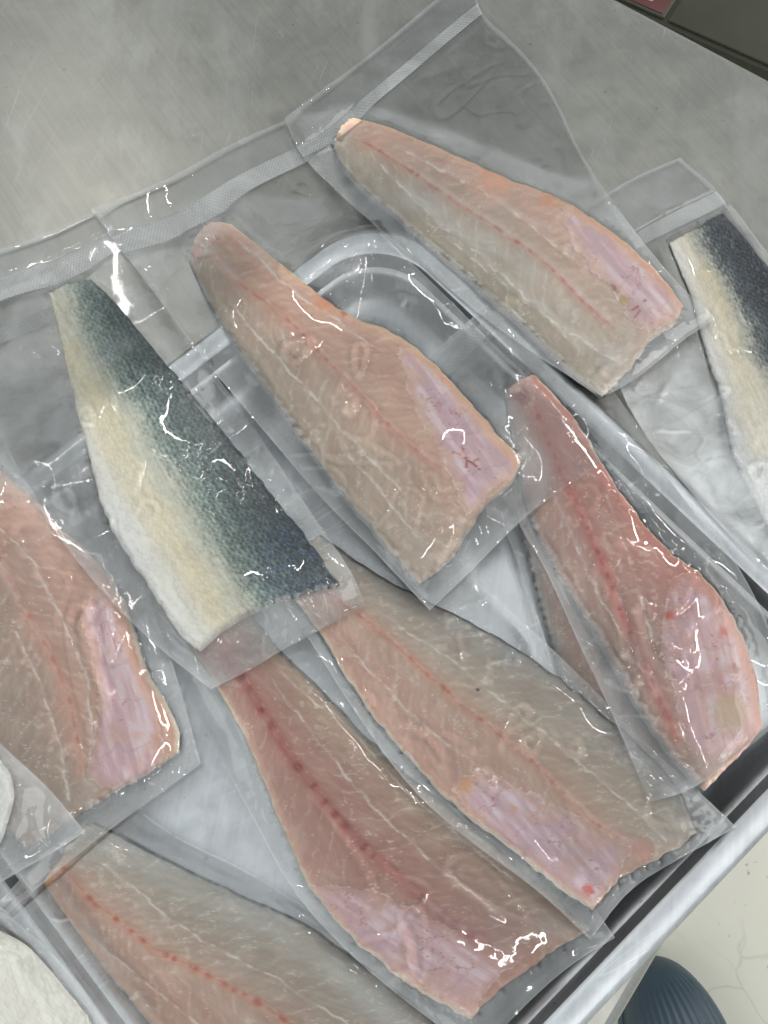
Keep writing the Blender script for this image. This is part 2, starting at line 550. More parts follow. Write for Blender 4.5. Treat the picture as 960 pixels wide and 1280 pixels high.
for sx in (-1, 1):
    for sy in (-1, 1):
        V, F = box(sx * (WL / 2 - 0.06), sy * (WW / 2 - 0.06), (dz - 0.04) / 2, 0.04, 0.04, dz - 0.04)
        local_obj('leg', V, F, M_LIP, table)

# tray
TZ = 0.036
pr1, pr2 = ground([[960, 702], [772, 527]], np.full(2, TZ))
pe = ground([[230, 447], [372, 325]], np.full(2, TZ)).mean(0)
pb = ground([[917, 1080], [740, 1273]], np.full(2, TZ)).mean(0)
pl = ground([[-8, 1144], [96, 1290]], np.full(2, TZ)).mean(0)
t1 = (pr1 - pr2) / np.linalg.norm(pr1 - pr2)            # down to the right along the side
t2 = np.array([-t1[1], t1[0]])                          # up to the right across
if t2 @ (pr1 - pl) < 0:
    t2 = -t2
a0, a1 = pe @ t1, pb @ t1
b0, b1 = pl @ t2, pr1 @ t2
tray_c = t1 * (a0 + a1) / 2 + t2 * (b0 + b1) / 2
THX, THY = (a1 - a0) / 2, (b1 - b0) / 2
tray_rot = math.atan2(t1[1], t1[0])
tray = thing('metal_tray', 'shallow square stainless steel tray with rounded corners holding the bagged fish', 'tray', (tray_c[0], tray_c[1], 0.0))
tray.rotation_euler = (0, 0, tray_rot)
TPROF = [(0.0000, TZ - 0.0062, 0.050), (-0.0012, TZ - 0.003, 0.051), (0.0006, TZ - 0.0004, 0.050), (0.0022, TZ, 0.049), (0.0105, TZ - 0.0006, 0.045), (0.0128, TZ - 0.0022, 0.043)]
BPROF = [(0.0128, TZ - 0.0022, 0.043), (0.0140, TZ - 0.0050, 0.042), (0.0160, TZ - 0.0120, 0.040), (0.0186, TZ - 0.0128, 0.038), (0.0200, TZ - 0.0150, 0.037),
         (0.0222, 0.0125, 0.036), (0.0242, 0.0085, 0.034), (0.0275, 0.0055, 0.031), (0.0325, 0.0036, 0.028), (0.0390, 0.0028, 0.024), (0.0480, 0.0026, 0.018)]
V, F, m = rings(TPROF, THX, THY, 0.05, 14)
local_obj('rim', V, F, M_TRAY, tray, True)
V, F, m = rings(BPROF, THX, THY, 0.05, 14)
F.append(tuple(range((len(BPROF) - 1) * m, len(BPROF) * m)))
local_obj('basin', V, F, M_TRAY, tray, True, 50)
OPROF = [(0.0030, TZ - 0.0016, 0.048), (0.0095, TZ - 0.0024, 0.045)] + [(p[0] - 0.0014, max(p[1] - 0.0018, 0.0006), p[2] + 0.0012) for p in BPROF[1:]]
V, F, m = rings(OPROF, THX, THY, 0.05, 14)
F.append(tuple(range((len(OPROF) - 1) * m, len(OPROF) * m)))
local_obj('outer_wall', V, F, M_TRAY, tray, True, 50)

# ------------------------------------------------------------------ height field in which the bags are stacked one by one
GH = 0.00125
X0, X1, Y0, Y1 = -0.42, 0.46, -0.46, 0.50
NX, NY = int((X1 - X0) / GH) // 16 * 16, int((Y1 - Y0) / GH) // 16 * 16
gx = X0 + GH * np.arange(NX)
gy = Y0 + GH * np.arange(NY)
GX, GY = np.meshgrid(gx, gy, indexing='ij')
lx = np.abs((GX - tray_c[0]) * t1[0] + (GY - tray_c[1]) * t1[1])
ly = np.abs((GX - tray_c[0]) * t2[0] + (GY - tray_c[1]) * t2[1])
rr = 0.045
qx, qy = lx - (THX - rr), ly - (THY - rr)
sd = rr - np.hypot(np.maximum(qx, 0), np.maximum(qy, 0)) - np.minimum(np.maximum(qx, qy), 0)
prof = TPROF[2:] + BPROF[1:]
H = np.interp(sd, [-0.002, -0.001] + [p[0] for p in prof], [0, TZ - 0.004] + [p[1] for p in prof])
H = np.where(sd < -0.001, 0.0, H)


def sample(G, xy):
    i = np.clip((xy[..., 0] - X0) / GH, 0, NX - 1.001)
    j = np.clip((xy[..., 1] - Y0) / GH, 0, NY - 1.001)
    i0, j0 = i.astype(int), j.astype(int)
    fi, fj = i - i0, j - j0
    return (G[i0, j0] * (1 - fi) + G[i0 + 1, j0] * fi) * (1 - fj) + (G[i0, j0 + 1] * (1 - fi) + G[i0 + 1, j0 + 1] * fi) * fj


def avg4(z):
    p = np.pad(z, 1, mode='edge')
    return 0.25 * (p[:-2, 1:-1] + p[2:, 1:-1] + p[1:-1, :-2] + p[1:-1, 2:])


def up(z, f, shape):
    i = np.clip((np.arange(shape[0]) + 0.5) / f - 0.5, 0, z.shape[0] - 1.001)
    j = np.clip((np.arange(shape[1]) + 0.5) / f - 0.5, 0, z.shape[1] - 1.001)
    i0, j0 = i.astype(int), j.astype(int)
    fi, fj = (i - i0)[:, None], (j - j0)[None]
    a = z[i0][:, j0] * (1 - fi) + z[i0 + 1][:, j0] * fi
    b = z[i0][:, j0 + 1] * (1 - fi) + z[i0 + 1][:, j0 + 1] * fi
    return a * (1 - fj) + b * fj


def drape(ob, curv, its=(120, 70, 40)):
    """a sheet pulled down on to ob; curv (1/m) is how hard it hugs"""
    z = None
    for f, n in zip((16, 4, 1), its):
        s = (ob.shape[0] // f * f, ob.shape[1] // f * f)
        o = ob[:s[0], :s[1]].reshape(s[0] // f, f, s[1] // f, f).max((1, 3)) if f > 1 else ob
        h = GH * f
        g = min(curv * h * h / 4, 0.004)
        z = np.full(o.shape, o.max()) if z is None else np.maximum(up(z, 4, o.shape), o)
        for _ in range(n):
            z = np.maximum(o, avg4(z) - g)
    return z


def box_of(xy, pad=0.03):
    a = ((xy.reshape(-1, 2).min(0) - pad - (X0, Y0)) / GH).astype(int)
    b = ((xy.reshape(-1, 2).max(0) + pad - (X0, Y0)) / GH).astype(int)
    i0, j0 = max(a[0], 0), max(a[1], 0)
    i1, j1 = min(b[0], NX), min(b[1], NY)
    i1, j1 = i0 + (i1 - i0) // 16 * 16, j0 + (j1 - j0) // 16 * 16
    return slice(i0, i1), slice(j0, j1)


def splat(G, xy, z, grow=2):
    """raise G to z at scattered points, holes between them closed"""
    T = np.full(G.shape, -1.0)
    i = np.rint((xy[..., 0].ravel() - X0) / GH).astype(int)
    j = np.rint((xy[..., 1].ravel() - Y0) / GH).astype(int)
    k = (i >= 0) & (i < NX) & (j >= 0) & (j < NY)
    np.maximum.at(T, (i[k], j[k]), z.ravel()[k])
    for _ in range(grow):
        p = np.pad(T, 1, constant_values=-1.0)
        mx = np.maximum.reduce([p[:-2, 1:-1], p[2:, 1:-1], p[1:-1, :-2], p[1:-1, 2:]])
        T = np.where(T < 0, mx, T)
    return np.maximum(G, T)


def place(px, add, G):
    """photo points laid on the surface G (+ add): fixed point on height"""
    z = np.full(px.shape[:-1], 0.02)
    for _ in range(6):
        z = 0.5 * z + 0.5 * (sample(G, ground(px, z)) + add)
    return ground(px, z)


# ------------------------------------------------------------------ painting of fish flesh and skin (own colour only)
GAIN = 1.30
WHITE = rgb(232, 226, 212)


def over(c, col, a):
    return c * (1 - a[..., None]) + np.asarray(col) * a[..., None]


def paint_flesh(px, v, S, seed):
    n1 = fbm(px[..., 0] / 90, px[..., 1] / 90, seed)
    n2 = fbm(px[..., 0] / 22, px[..., 1] / 22, seed + 5)
    n3 = fbm(px[..., 0] / 6, px[..., 1] / 6, seed + 9, 3)
    vs_ = [s[0] for s in S['base']]
    vv = np.clip(v + (n1 - 0.5) * 0.25, 0, 1)
    c = np.stack([np.interp(vv, vs_, [s[1][k] for s in S['base']]) for k in range(3)], -1)
    c = c * (0.90 + 0.2 * n1)[..., None]
    c = over(c, rgb(214, 200, 188), 0.14 * sm(0.5, 0.8, n2))
    c = over(c, rgb(150, 112, 100), 0.10 * sm(0.5, 0.25, n2))
    dz = (n2 - 0.5) * 0.0006
    pd, pa, ps = seg_dist(px, S['pin'])
    wob = (fbm(pa / 25, pa * 0 + 3.1, seed + 2) - 0.5) * 5 * 0 + (n2 - 0.5) * 8
    d = np.abs(pd * ps + wob * 0.6)
    sd_ = pd * ps
    fb = fbm((pa + 0.8 * np.abs(sd_)) / 70, (sd_ - 0.35 * pa * np.sign(sd_)) / 6.5, seed + 15, 3)
    c = over(c, rgb(226, 208, 192), 0.13 * sm(0.52, 0.72, fb))
    c = over(c, rgb(146, 108, 94), 0.12 * sm(0.46, 0.30, fb))
    fl = sm(0.70, 0.76, fbm(px[..., 0] / 9, px[..., 1] / 9, seed + 16, 2)) * sm(0.5, 0.62, n1)
    c = over(c, rgb(222, 208, 196), 0.45 * fl)
    # flakes of the muscle: fine pale chevrons leaving the middle line
    for sgn, slope, per in ((1, 0.75, 24.0), (-1, 0.85, 27.0)):
        ph = (pa - slope * np.abs(sd_) + 16 * (n1 - 0.5) + 20 * (n2 - 0.5) + 4.0 * (n3 - 0.5)) / per
        fr = np.abs(ph - np.floor(ph) - 0.5) * per
        keep = sm(0.50, 0.60, fbm(px[..., 0] / 15 + 40, px[..., 1] / 15, seed + 11 + sgn, 3))
        on = (sd_ * sgn > 5) * (0.25 + 0.75 * keep)
        c = over(c, np.array([0.90, 0.865, 0.82]), np.exp(-(fr / 1.15) ** 2) * on * (0.06 + 0.40 * keep) * (0.5 + 0.5 * sm(0.35, 0.6, n3)))
        c = over(c, rgb(150, 112, 98), 0.16 * np.exp(-((fr - per * 0.3) / 4.0) ** 2) * (sd_ * sgn > 5))
        dz += -0.00012 * np.exp(-(fr / 2.0) ** 2) * (sd_ * sgn > 6)
    tuft = np.abs(fbm(px[..., 0] / 8, px[..., 1] / 8, seed + 18, 3) - 0.5)
    c = over(c, rgb(236, 226, 214), 0.55 * sm(0.02, 0.004, tuft) * sm(0.56, 0.66, fbm(px[..., 0] / 26, px[..., 1] / 26, seed + 19, 3)))
    # long pale seams between the muscles
    for pts in S.get('seams', []):
        q, qa, qs = seg_dist(px, pts)
        q = np.abs(q * qs + (n2 - 0.5) * 8 + (n3 - 0.5) * 3)
        br = sm(0.42, 0.6, fbm(qa / 14, qa * 0, seed + 21))
        c = over(c, WHITE, np.exp(-(q / 1.35) ** 2) * (0.16 + 0.6 * br))
        dz += -0.0006 * np.exp(-(q / 4) ** 2)
    # middle line: pink band, dark red dots of the cut pin bones, pale flecks
    pk = S.get('pinw', 1.0)
    ends = sm(0, 25, pa) * sm(pa.max() + 1, pa.max() - 30, pa)
    c = over(c, S.get('pinband', rgb(196, 128, 108)), 0.42 * pk * np.exp(-(d / 8) ** 2) * ends * (0.5 + n1))
    per = S.get('pinstep', 15.0)
    k = np.floor(pa / per)
    off = (hsh(k, k * 0, seed) - 0.5) * per * 0.75
    along = np.abs(pa - (k + 0.5) * per - off)
    dot = np.exp(-(d / S.get('pinr', 2.6)) ** 2 - (along / (2.4 + 4.5 * hsh(k, k * 0 + 2, seed))) ** 2) * (0.15 + 1.0 * hsh(k, k * 0 + 1, seed)) * (0.55 + 0.9 * n3)
    c = over(c, S.get('pindot', rgb(150, 58, 45)), np.clip(dot * pk, 0, 0.9) * ends)
    c = over(c, rgb(172, 92, 74), 0.5 * pk * np.exp(-(d / 1.5) ** 2) * sm(0.35, 0.6, n3) * ends)
    wd = np.exp(-(np.abs(pd * ps + 3.5) / 1.6) ** 2) * sm(0.52, 0.66, fbm(pa / 7, pa * 0 + 8, seed + 31))
    c = over(c, rgb(240, 232, 222), S.get('fleck', 0.3) * wd * sm(0.45, 0.6, n3) * ends)
    dz += -0.0008 * np.exp(-(d / 5) ** 2) * ends
    return c, dz, n1, n2, n3


def paint_edges(c, px, S, n2, n3, eL, eR, eT, eB):
    """fatty rims: e* are distances in metres from the four sides"""
    for e, key in ((eL, 'rimL'), (eR, 'rimR')):
        if S.get(key) is not None:
            col, w = S[key]
            w = w * (0.6 + 0.9 * n2)
            c = over(c, col, 0.8 * sm(1, 0.15, e / w))
            c = over(c, rgb(238, 226, 204), 0.85 * sm(1, 0.2, e / (0.0022 * (0.5 + n3 * 1.2))))
    c = over(c, rgb(225, 205, 185), 0.5 * sm(0.004, 0, eB) * sm(0.3, 0.6, n3))
    c = over(c, rgb(238, 224, 204), 0.4 * sm(0.0055, 0.001, eT * (0.6 + 0.9 * n2)) * sm(0.25, 0.5, n3))
    return c


def paint_memb(px, S, seed):
    n2 = fbm(px[..., 0] / 18, px[..., 1] / 18, seed + 40)
    n3 = fbm(px[..., 0] / 5, px[..., 1] / 5, seed + 41, 3)
    c = np.broadcast_to(S['mcol'], px.shape[:-1] + (3,)).copy()
    c = over(c, S.get('mcol2', rgb(214, 178, 170)), 0.8 * sm(0.40, 0.66, fbm(px[..., 0] / 30, px[..., 1] / 30, seed + 45, 2)))
    c = c * 0.58 + rgb(232, 206, 209) * 0.42
    ax = S.get('maxis', (1.0, 0.75))
    ax = np.array(ax) / np.hypot(*ax)
    sx = px @ np.array([ax[1], -ax[0]])
    sy = px @ ax
    st = fbm(sy / 55, sx / 7.5, seed + 43, 3)
    c = over(c, rgb(190, 158, 168), 0.55 * sm(0.52, 0.38, st))
    c = over(c, rgb(228, 212, 220), 0.75 * sm(0.54, 0.70, st))
    ribs = np.abs(np.sin(sy / 17.0 + 2.2 * n2))
    c = over(c, rgb(166, 130, 142), 0.28 * sm(0.22, 0.0, ribs))
    dz = 0.0002 * st + 0.0002 * n2
    for pts in S.get('veins', []):
        q, _, _ = seg_dist(px, pts)
        c = over(c, rgb(128, 48, 46), 0.85 * np.exp(-((q + (n3 - 0.5) * 2) / 1.5) ** 2) * sm(0.3, 0.5, n3))
    v1 = np.abs(fbm(px[..., 0] / 20, px[..., 1] / 20, seed + 47) - 0.5)
    c = over(c, rgb(150, 70, 66), 0.5 * sm(0.018, 0.0, v1) * sm(0.5, 0.62, fbm(px[..., 0] / 40, px[..., 1] / 40, seed + 48)))
    c = over(c, rgb(140, 70, 66), 0.55 * sm(0.76, 0.84, n3) * sm(0.58, 0.7, n2))
    return c, dz


def paint_spots(c, px, spots, n3):
    for x, y, r, col, a in spots:
        d = np.hypot(px[..., 0] - x, px[..., 1] - y) / r
        c = over(c, col, a * sm(1.1, 0.3, d + (n3 - 0.5) * 0.9))
    return c


PROF_V = [0, 0.03, 0.08, 0.2, 0.38, 0.58, 0.75, 0.9, 0.97, 1]
PROF_T = [0.55, 0.72, 0.84, 0.95, 1.0, 0.96, 0.84, 0.64, 0.52, 0.40]
BODY = {}
FG = 'fish fillets sealed in clear bags'


def edge_jag(p, nu, nv, amp, seed):
    """ragged cut edges"""
    u = np.linspace(0, 1, nu)
    t = np.arange(max(nu, nv))
    for side in range(4):
        n = nu if side < 2 else nv
        k = (fbm(t[:n] / 9, t[:n] * 0 + side * 5, seed, 3) - 0.5) * amp + (vn(t[:n] / 4.1, t[:n] * 0 + side * 3, seed + 1) - 0.5) * amp * 0.1
        if side == 0:
            w = np.linspace(1, 0, nv)[None, :] ** 8
            p += (k[:, None] * w)[..., None] * (p[:, :1] - p[:, 1:2]) / 0.001
        elif side == 1:
            w = np.linspace(0, 1, nv)[None, :] ** 8
            p += (k[:, None] * w)[..., None] * (p[:, -1:] - p[:, -2:-1]) / 0.001
        else:
            w = (np.linspace(0, 1, nu) if side == 3 else np.linspace(1, 0, nu))[:, None] ** 16
            q = (p[-1:] - p[-2:-1]) if side == 3 else (p[:1] - p[1:2])
            p += (k[None, :] * w)[..., None] * q / 0.001
    return p


def side_len(p):
    return np.r_[0, np.cumsum(np.hypot(*np.diff(p, axis=0).T))]


STEP = 0.00075


def fillet(S, support):
    """builds one fillet; returns the surface points that the film has to clear"""
    px = coons(S['tail'], S['head'], S['L'], S['R'], 60, 30)
    stiff = np.full(H.shape, 0.0)
    xy0 = place(px, 0.004, support)
    sl = box_of(xy0, 0.03)
    lim = np.minimum(support[sl], S.get('bed', 1.0))
    st = drape(lim, 6.0, (160, 160, 25))
    sb = st.copy()
    for _ in range(160):
        sb = avg4(sb)
    gap = np.maximum(lim - sb, 0)
    for _ in range(3):
        p = np.pad(gap, 6, mode='edge')
        gap = np.maximum.reduce([gap, p[12:, 6:-6], p[:-12, 6:-6], p[6:-6, 12:], p[6:-6, :-12]])
    for _ in range(120):
        gap = avg4(gap)
    st = sb + gap + 0.0003
    stiff = support.copy()
    stiff[sl] = st
    w0 = place(px, 0.004, stiff)
    Lu = np.hypot(*np.diff(w0[:, 15], axis=0).T).sum()
    Lv = np.hypot(*np.diff(w0[30], axis=0).T).sum()
    nu, nv = int(Lu / STEP), int(Lv / STEP)
    px = coons(S['tail'], S['head'], S['L'], S['R'], nu, nv, 3)
    xy = place(px, 0.004, stiff)
    xy = edge_jag(xy, nu, nv, S.get('jag', 0.0032), S['seed'])
    u = np.linspace(0, 1, nu)[:, None]
    v = np.linspace(0, 1, nv)[None, :]
    arc_u = np.linspace(0, Lu, nu)[:, None] * np.ones((1, nv))
    wid = np.hypot(*np.moveaxis(xy[:, -1] - xy[:, 0], -1, 0))[:, None]
    eL, eR = v * wid, (1 - v) * wid
    eT, eB = u * Lu * np.ones_like(v), (1 - u) * Lu * np.ones_like(v)
    vv = 1 - v if S.get('flip') else v
    tmax = S.get('t', 0.0155)
    T = 0.50 * tmax * (0.55 + 0.45 * sm(0, 0.5, u)) * np.interp(vv, PROF_V, PROF_T)
    for e in (eL, eR):
        T = T * (0.35 + 0.65 * np.sqrt(np.clip(1 - (1 - np.clip(e / 0.0022, 0, 1)) ** 2, 0, 1)))
    for e in (eT, eB):
        T = T * (0.45 + 0.55 * np.sqrt(np.clip(1 - (1 - np.clip(e / 0.0022, 0, 1)) ** 2, 0, 1)))
    zb = sample(stiff, xy) + 0.0010
    T = T + (fbm(arc_u * 60, (v * wid) * 60, S['seed'] + 3) - 0.5) * 0.0008 * np.clip(T / 0.004, 0, 1)
    z = zb + np.maximum(T, 0.0012)
    P = np.concatenate([xy, z[..., None]], -1)
    pxs = to_px(P)
    loc = P.reshape(-1, 3).mean(0)
    root = thing('fish_fillet', S['label'], 'fish fillet', (loc[0], loc[1], float(zb.min())), FG)
    fuv = np.stack([arc_u, (v - 0.5) * wid, arc_u * 0], -1).reshape(-1, 3)
    if S['kind'] == 'flesh':
        c, dzp, n1, n2, n3 = paint_flesh(pxs, v * np.ones_like(u), S, S['seed'])
        c = paint_edges(c, pxs, S, n2, n3, eL, eR, eT, eB)
        c = paint_spots(c, pxs, S.get('spots', []), n3)
        z = z + dzp * np.clip(T / 0.004, 0, 1)
        # tail end: the little hollows where the bones were
        for x, y, r in S.get('hollows', []):
            wq = fbm(pxs[..., 0] / 8, pxs[..., 1] / 8, S['seed'] + 80 + x, 4) - 0.5
            ddx, ddy = pxs[..., 0] - x, pxs[..., 1] - y
            dd = np.hypot(0.8 * ddx + 0.5 * ddy, 1.3 * (0.8 * ddy - 0.5 * ddx)) / r + wq * 2.2
            z = z - 0.0045 * sm(1.1, 0.2, dd)
            c = over(c, rgb(158, 92, 82), 0.6 * sm(1.0, 0.2, dd))
            c = over(c, rgb(238, 220, 202), 0.35 * sm(1.7, 1.2, dd) * sm(0.9, 1.2, dd) * sm(0.0, 0.2, wq))
        z = np.maximum(z, zb + 0.0008)
        P[..., 2] = z
        c = over(c, rgb(217, 207, 203), np.full(c.shape[:-1], 0.08))
        c = np.clip(c + (c - c.mean(-1, keepdims=True)) * 0.06, 0, 1)
        tint = lin(c) * GAIN
        nm = 'flesh'
        mat = M_FLESH
        dark = None
    else:
        c, dark = S['paint'](pxs, eL, eR, eT, eB, S['seed'], fuv.reshape(nu, nv, 3))
        tint = lin(c) * GAIN
        nm = 'skin'
        mat = M_SKIN
    # closed body: top sheet, walls, underside
    idx = np.arange(nu * nv).reshape(nu, nv)
    F = [grid_faces(nu, nv)]
    rim = np.r_[idx[0, :-1], idx[:-1, -1], idx[-1, :0:-1], idx[:0:-1, 0]]
    n0 = nu * nv
    bot = np.c_[xy.reshape(-1, 2)[rim], (zb.reshape(-1)[rim])]
    j = np.arange(len(rim))
    k = (j + 1) % len(rim)
    F.append(np.stack([rim[j], rim[k], n0 + k, n0 + j], -1))
    cu, cvn = idx[::6, ::6], None
    V = np.r_[P.reshape(-1, 3), bot]
    attrs = {'tint': np.r_[tint.reshape(-1, 3), tint.reshape(-1, 3)[rim]], 'fuv': np.r_[fuv, fuv[rim]]}
    if dark is not None:
        attrs['dark'] = np.r_[dark.reshape(-1), dark.reshape(-1)[rim]]
    mesh_obj(nm, V, np.concatenate(F), mat, root, True, attrs)
    # the other face: skin under a flesh-up fillet, flesh under a skin-up one, showing a hair at the edges
    mu, mv = max(nu // 6, 12), max(nv // 6, 8)
    iu, iv = np.linspace(0, nu - 1, mu).astype(int), np.linspace(0, nv - 1, mv).astype(int)
    q = xy[iu][:, iv].copy()
    cen = q.mean((0, 1))
    ovL, ovR = (-0.0008, 0.0016) if S.get('flip') else (0.0016, -0.0008)
    if S['kind'] == 'skin':
        ovL = ovR = -0.0015
    nrm = np.zeros_like(q)
    a = q[:, :1] - q[:, 1:2]
    q[:, 0] += (ovL * a / np.linalg.norm(a, axis=-1, keepdims=True))[:, 0]
    a = q[:, -1:] - q[:, -2:-1]
    q[:, -1] += (ovR * a / np.linalg.norm(a, axis=-1, keepdims=True))[:, 0]
    zq = sample(stiff, q)
    top = np.concatenate([q, (zq + 0.0008)[..., None]], -1)
    low = np.concatenate([q, (zq + 0.0001)[..., None]], -1)
    i2 = np.arange(mu * mv).reshape(mu, mv)
    rim2 = np.r_[i2[0, :-1], i2[:-1, -1], i2[-1, :0:-1], i2[:0:-1, 0]]
    j = np.arange(len(rim2))
    k = (j + 1) % len(rim2)
    F2 = np.concatenate([grid_faces(mu, mv), grid_faces(mu, mv)[:, ::-1] + mu * mv, np.stack([rim2[j], rim2[k], mu * mv + rim2[k], mu * mv + rim2[j]], -1)])
    V2 = np.r_[top.reshape(-1, 3), low.reshape(-1, 3)]
    if S['kind'] == 'flesh':
        mesh_obj('skin', V2, F2, M_UNDER, root)
    else:
        f3 = np.zeros((len(V2), 3))
        f3[:, :2] = V2[:, :2]
        mesh_obj('flesh', V2, F2, M_FLESH, root, True, {'tint': np.tile(lin(S.get('under', rgb(196, 160, 150))) * GAIN, (len(V2), 1)), 'fuv': f3})
    if S.get('memb'):
        msd = poly_sd(pxs, S['memb']) + (fbm(pxs[..., 0] / 14, pxs[..., 1] / 14, S['seed'] + 60) - 0.5) * 12 + (fbm(pxs[..., 0] / 4, pxs[..., 1] / 4, S['seed'] + 61) - 0.5) * 4
        keep = msd > 0
        cm, dzm = paint_memb(pxs, S, S['seed'])
        mixn = fbm(pxs[..., 0] / 34, pxs[..., 1] / 34, S['seed'] + 66, 3)
        if S['kind'] == 'flesh':
            cm = over(cm, np.clip(c * 1.06, 0, 1), 0.10 + 0.45 * sm(0.55, 0.75, mixn))
            cm = over(np.clip(c * 1.04, 0, 1), cm, 0.12 + 0.88 * sm(0.0, 17.0, msd))
        if S.get('mspots'):
            cm = paint_spots(cm, pxs, S['mspots'], fbm(pxs[..., 0] / 5, pxs[..., 1] / 5, S['seed'] + 64))
        cm = over(cm, rgb(238, 224, 216), 0.75 * sm(4.0, 0.3, msd) * sm(0.3, 0.55, fbm(pxs[..., 0] / 7, pxs[..., 1] / 7, S['seed'] + 62)))
        if S.get('mrim') is not None:
            er = eL if S.get('flip') else eR
            cm = over(cm, S['mrim'], 0.75 * sm(0.011, 0.003, er * (0.7 + 0.6 * fbm(pxs[..., 0] / 15, pxs[..., 1] / 15, S['seed'] + 63))))
            cm = over(cm, rgb(238, 222, 206), 0.8 * sm(0.0026, 0.0008, er))
        lift = 0.00010 + 0.0006 * sm(0, 15, msd) + np.maximum(dzm, 0) * 0.8
        Pm = P.copy()
        Pm[..., 2] += lift
        gf = grid_faces(nu, nv)
        gk = keep.reshape(-1)[gf].all(1)
        gf = gf[gk]
        used, inv = np.unique(gf, return_inverse=True)
        mesh_obj('belly_lining', Pm.reshape(-1, 3)[used], inv.reshape(gf.shape), M_MEMB, root, True,
                 {'tint': lin(cm).reshape(-1, 3)[used] * GAIN, 'fuv': fuv[used]})
        P = np.where(keep[..., None], Pm, P)
    return P, stiff


# ------------------------------------------------------------------ bags
BG = 'clear vacuum bags of fish'
FSTEP = 0.00105


def bag(S):
    """one clear bag with what lies in it, stacked on everything built before"""
    global H
    B = S['bag']
    base = H.copy()
    px0 = coons(B['top'], B['bot'], B['L'], B['R'], 50, 30)
    xy0 = place(px0, 0.002, base)
    sl = box_of(xy0, 0.02)
    back = base.copy()
    back[sl] = drape(base[sl] + 0.0002, 30.0)
    if S.get('bed'):                                # pressed down to the tray floor by its own weight
        back[sl] = np.maximum(base[sl] + 0.0002, np.minimum(back[sl], S['bed']))
    top_ob = back + 0.0004
    if S.get('tail'):
        P, stiff = fillet(S, back)
        top_ob = splat(top_ob, P[..., :2], P[..., 2] + 0.00035)
    else:
        P = None
    film = top_ob.copy()
    bl = top_ob[sl]
    for _ in range(14):
        bl = avg4(bl)
    film[sl] = drape(np.maximum(top_ob[sl], bl), S.get('hug', 22.0), (140, 90, 60))
    fs = film[sl]
    for _ in range(14):
        fs = avg4(fs)
    poke = np.maximum(top_ob[sl] - fs - 0.0003, 0)
    for _ in range(5):
        p = np.pad(poke, 1, mode='edge')
        poke = np.maximum.reduce([poke, p[2:, 1:-1], p[:-2, 1:-1], p[1:-1, 2:], p[1:-1, :-2]])
        p = np.pad(poke, 1, mode='edge')
        poke = np.maximum.reduce([poke, p[2:, 2:], p[:-2, :-2], p[2:, :-2], p[:-2, 2:]])
    for _ in range(40):
        poke = avg4(poke)
    film[sl] = fs + poke + 0.0003
    # where the film stands clear of what is below it, it can crease
    slack = sm(0.0006, 0.004, film - top_ob)
    w0 = place(px0, 0.002, film)
    Lu = np.hypot(*np.diff(w0[:, 15], axis=0).T).sum()
    Lv = np.hypot(*np.diff(w0[25], axis=0).T).sum()
    nu, nv = int(Lu / FSTEP), int(Lv / FSTEP)
    px = coons(B['top'], B['bot'], B['L'], B['R'], nu, nv, 2)
    xy = place(px, 0.0012, film)
    sd_ = S['seed']
    z = sample(film, xy) + 0.0003
    slk = sample(slack, xy)
    u = np.linspace(0, 1, nu)[:, None] * np.ones((1, nv))
    v = np.linspace(0, 1, nv)[None, :] * np.ones((nu, 1))
    x, y = xy[..., 0], xy[..., 1]
    # soft billows, and pleats that run away from the fish
    wr = fbm(x * 23 + 1.6 * vn(x * 14, y * 14, sd_), y * 23, sd_ + 70, 2)
    rg = 1 - np.abs(2 * vn(x * 46 + 2.5 * wr, y * 46 + 2.5 * wr, sd_ + 71) - 1)
    z = z + (0.0021 + 0.0014 * slk) * wr + 0.0012 * sm(0.86, 1.0, rg) * sm(0.5, 0.75, vn(x * 17, y * 17, sd_ + 72)) * (0.3 + 0.7 * slk)
    pxs = to_px(np.concatenate([xy, z[..., None]], -1))
    rng = random.Random(sd_)
    for k in range(int(1.6 * S.get('creases', 16))):
        a = math.radians(rng.uniform(0, 360))
        cx, cyy = rng.uniform(px0[..., 0].min(), px0[..., 0].max()), rng.uniform(px0[..., 1].min(), px0[..., 1].max())
        L = rng.uniform(20, 70)
        bend = rng.uniform(-14, 14)
        pts = [(cx + math.cos(a) * L * t - math.sin(a) * bend * (1 - 4 * t * t), cyy + math.sin(a) * L * t + math.cos(a) * bend * (1 - 4 * t * t)) for t in np.linspace(-0.5, 0.5, 6)]
        q, qa, _ = seg_dist(pxs, pts)
        taper = np.sin(np.pi * np.clip(qa / (qa.max() + 1e-6), 0, 1))
        z = z + rng.uniform(0.0006, 0.0016) * np.exp(-(q / rng.uniform(2.4, 5.0)) ** 2) * taper * (0.2 + 0.8 * slk)
    # little air pockets between film and fish, outlined by a ridge
    pk = list(S.get('pockets', []))
    for k in range(S.get('npock', 5)):
        pk.append((rng.uniform(px0[..., 0].min(), px0[..., 0].max()), rng.uniform(px0[..., 1].min(), px0[..., 1].max()), rng.uniform(6, 17), rng.uniform(3.5, 7), rng.uniform(0, 180)))
    for x0, y0, ra, rb, ang in pk:
        ra, rb = ra * 1.3, rb * 1.35
        ca_, sa_ = math.cos(math.radians(ang)), math.sin(math.radians(ang))
        ex_, ey_ = pxs[..., 0] - x0, pxs[..., 1] - y0
        e1, e2 = ex_ * ca_ + ey_ * sa_, ey_ * ca_ - ex_ * sa_
        e2 = e2 * (1 + 0.5 * e1 / ra)
        rho = np.hypot(e1 / ra, e2 / rb)
        near = rho < 4
        dn = (rho - 1) * np.sqrt(ra * rb) + (wr - 0.5) * 6
        z = z + near * (0.0005 * np.exp(-(dn / 2.6) ** 2) + 0.0000 * sm(1.1, 0.4, rho))
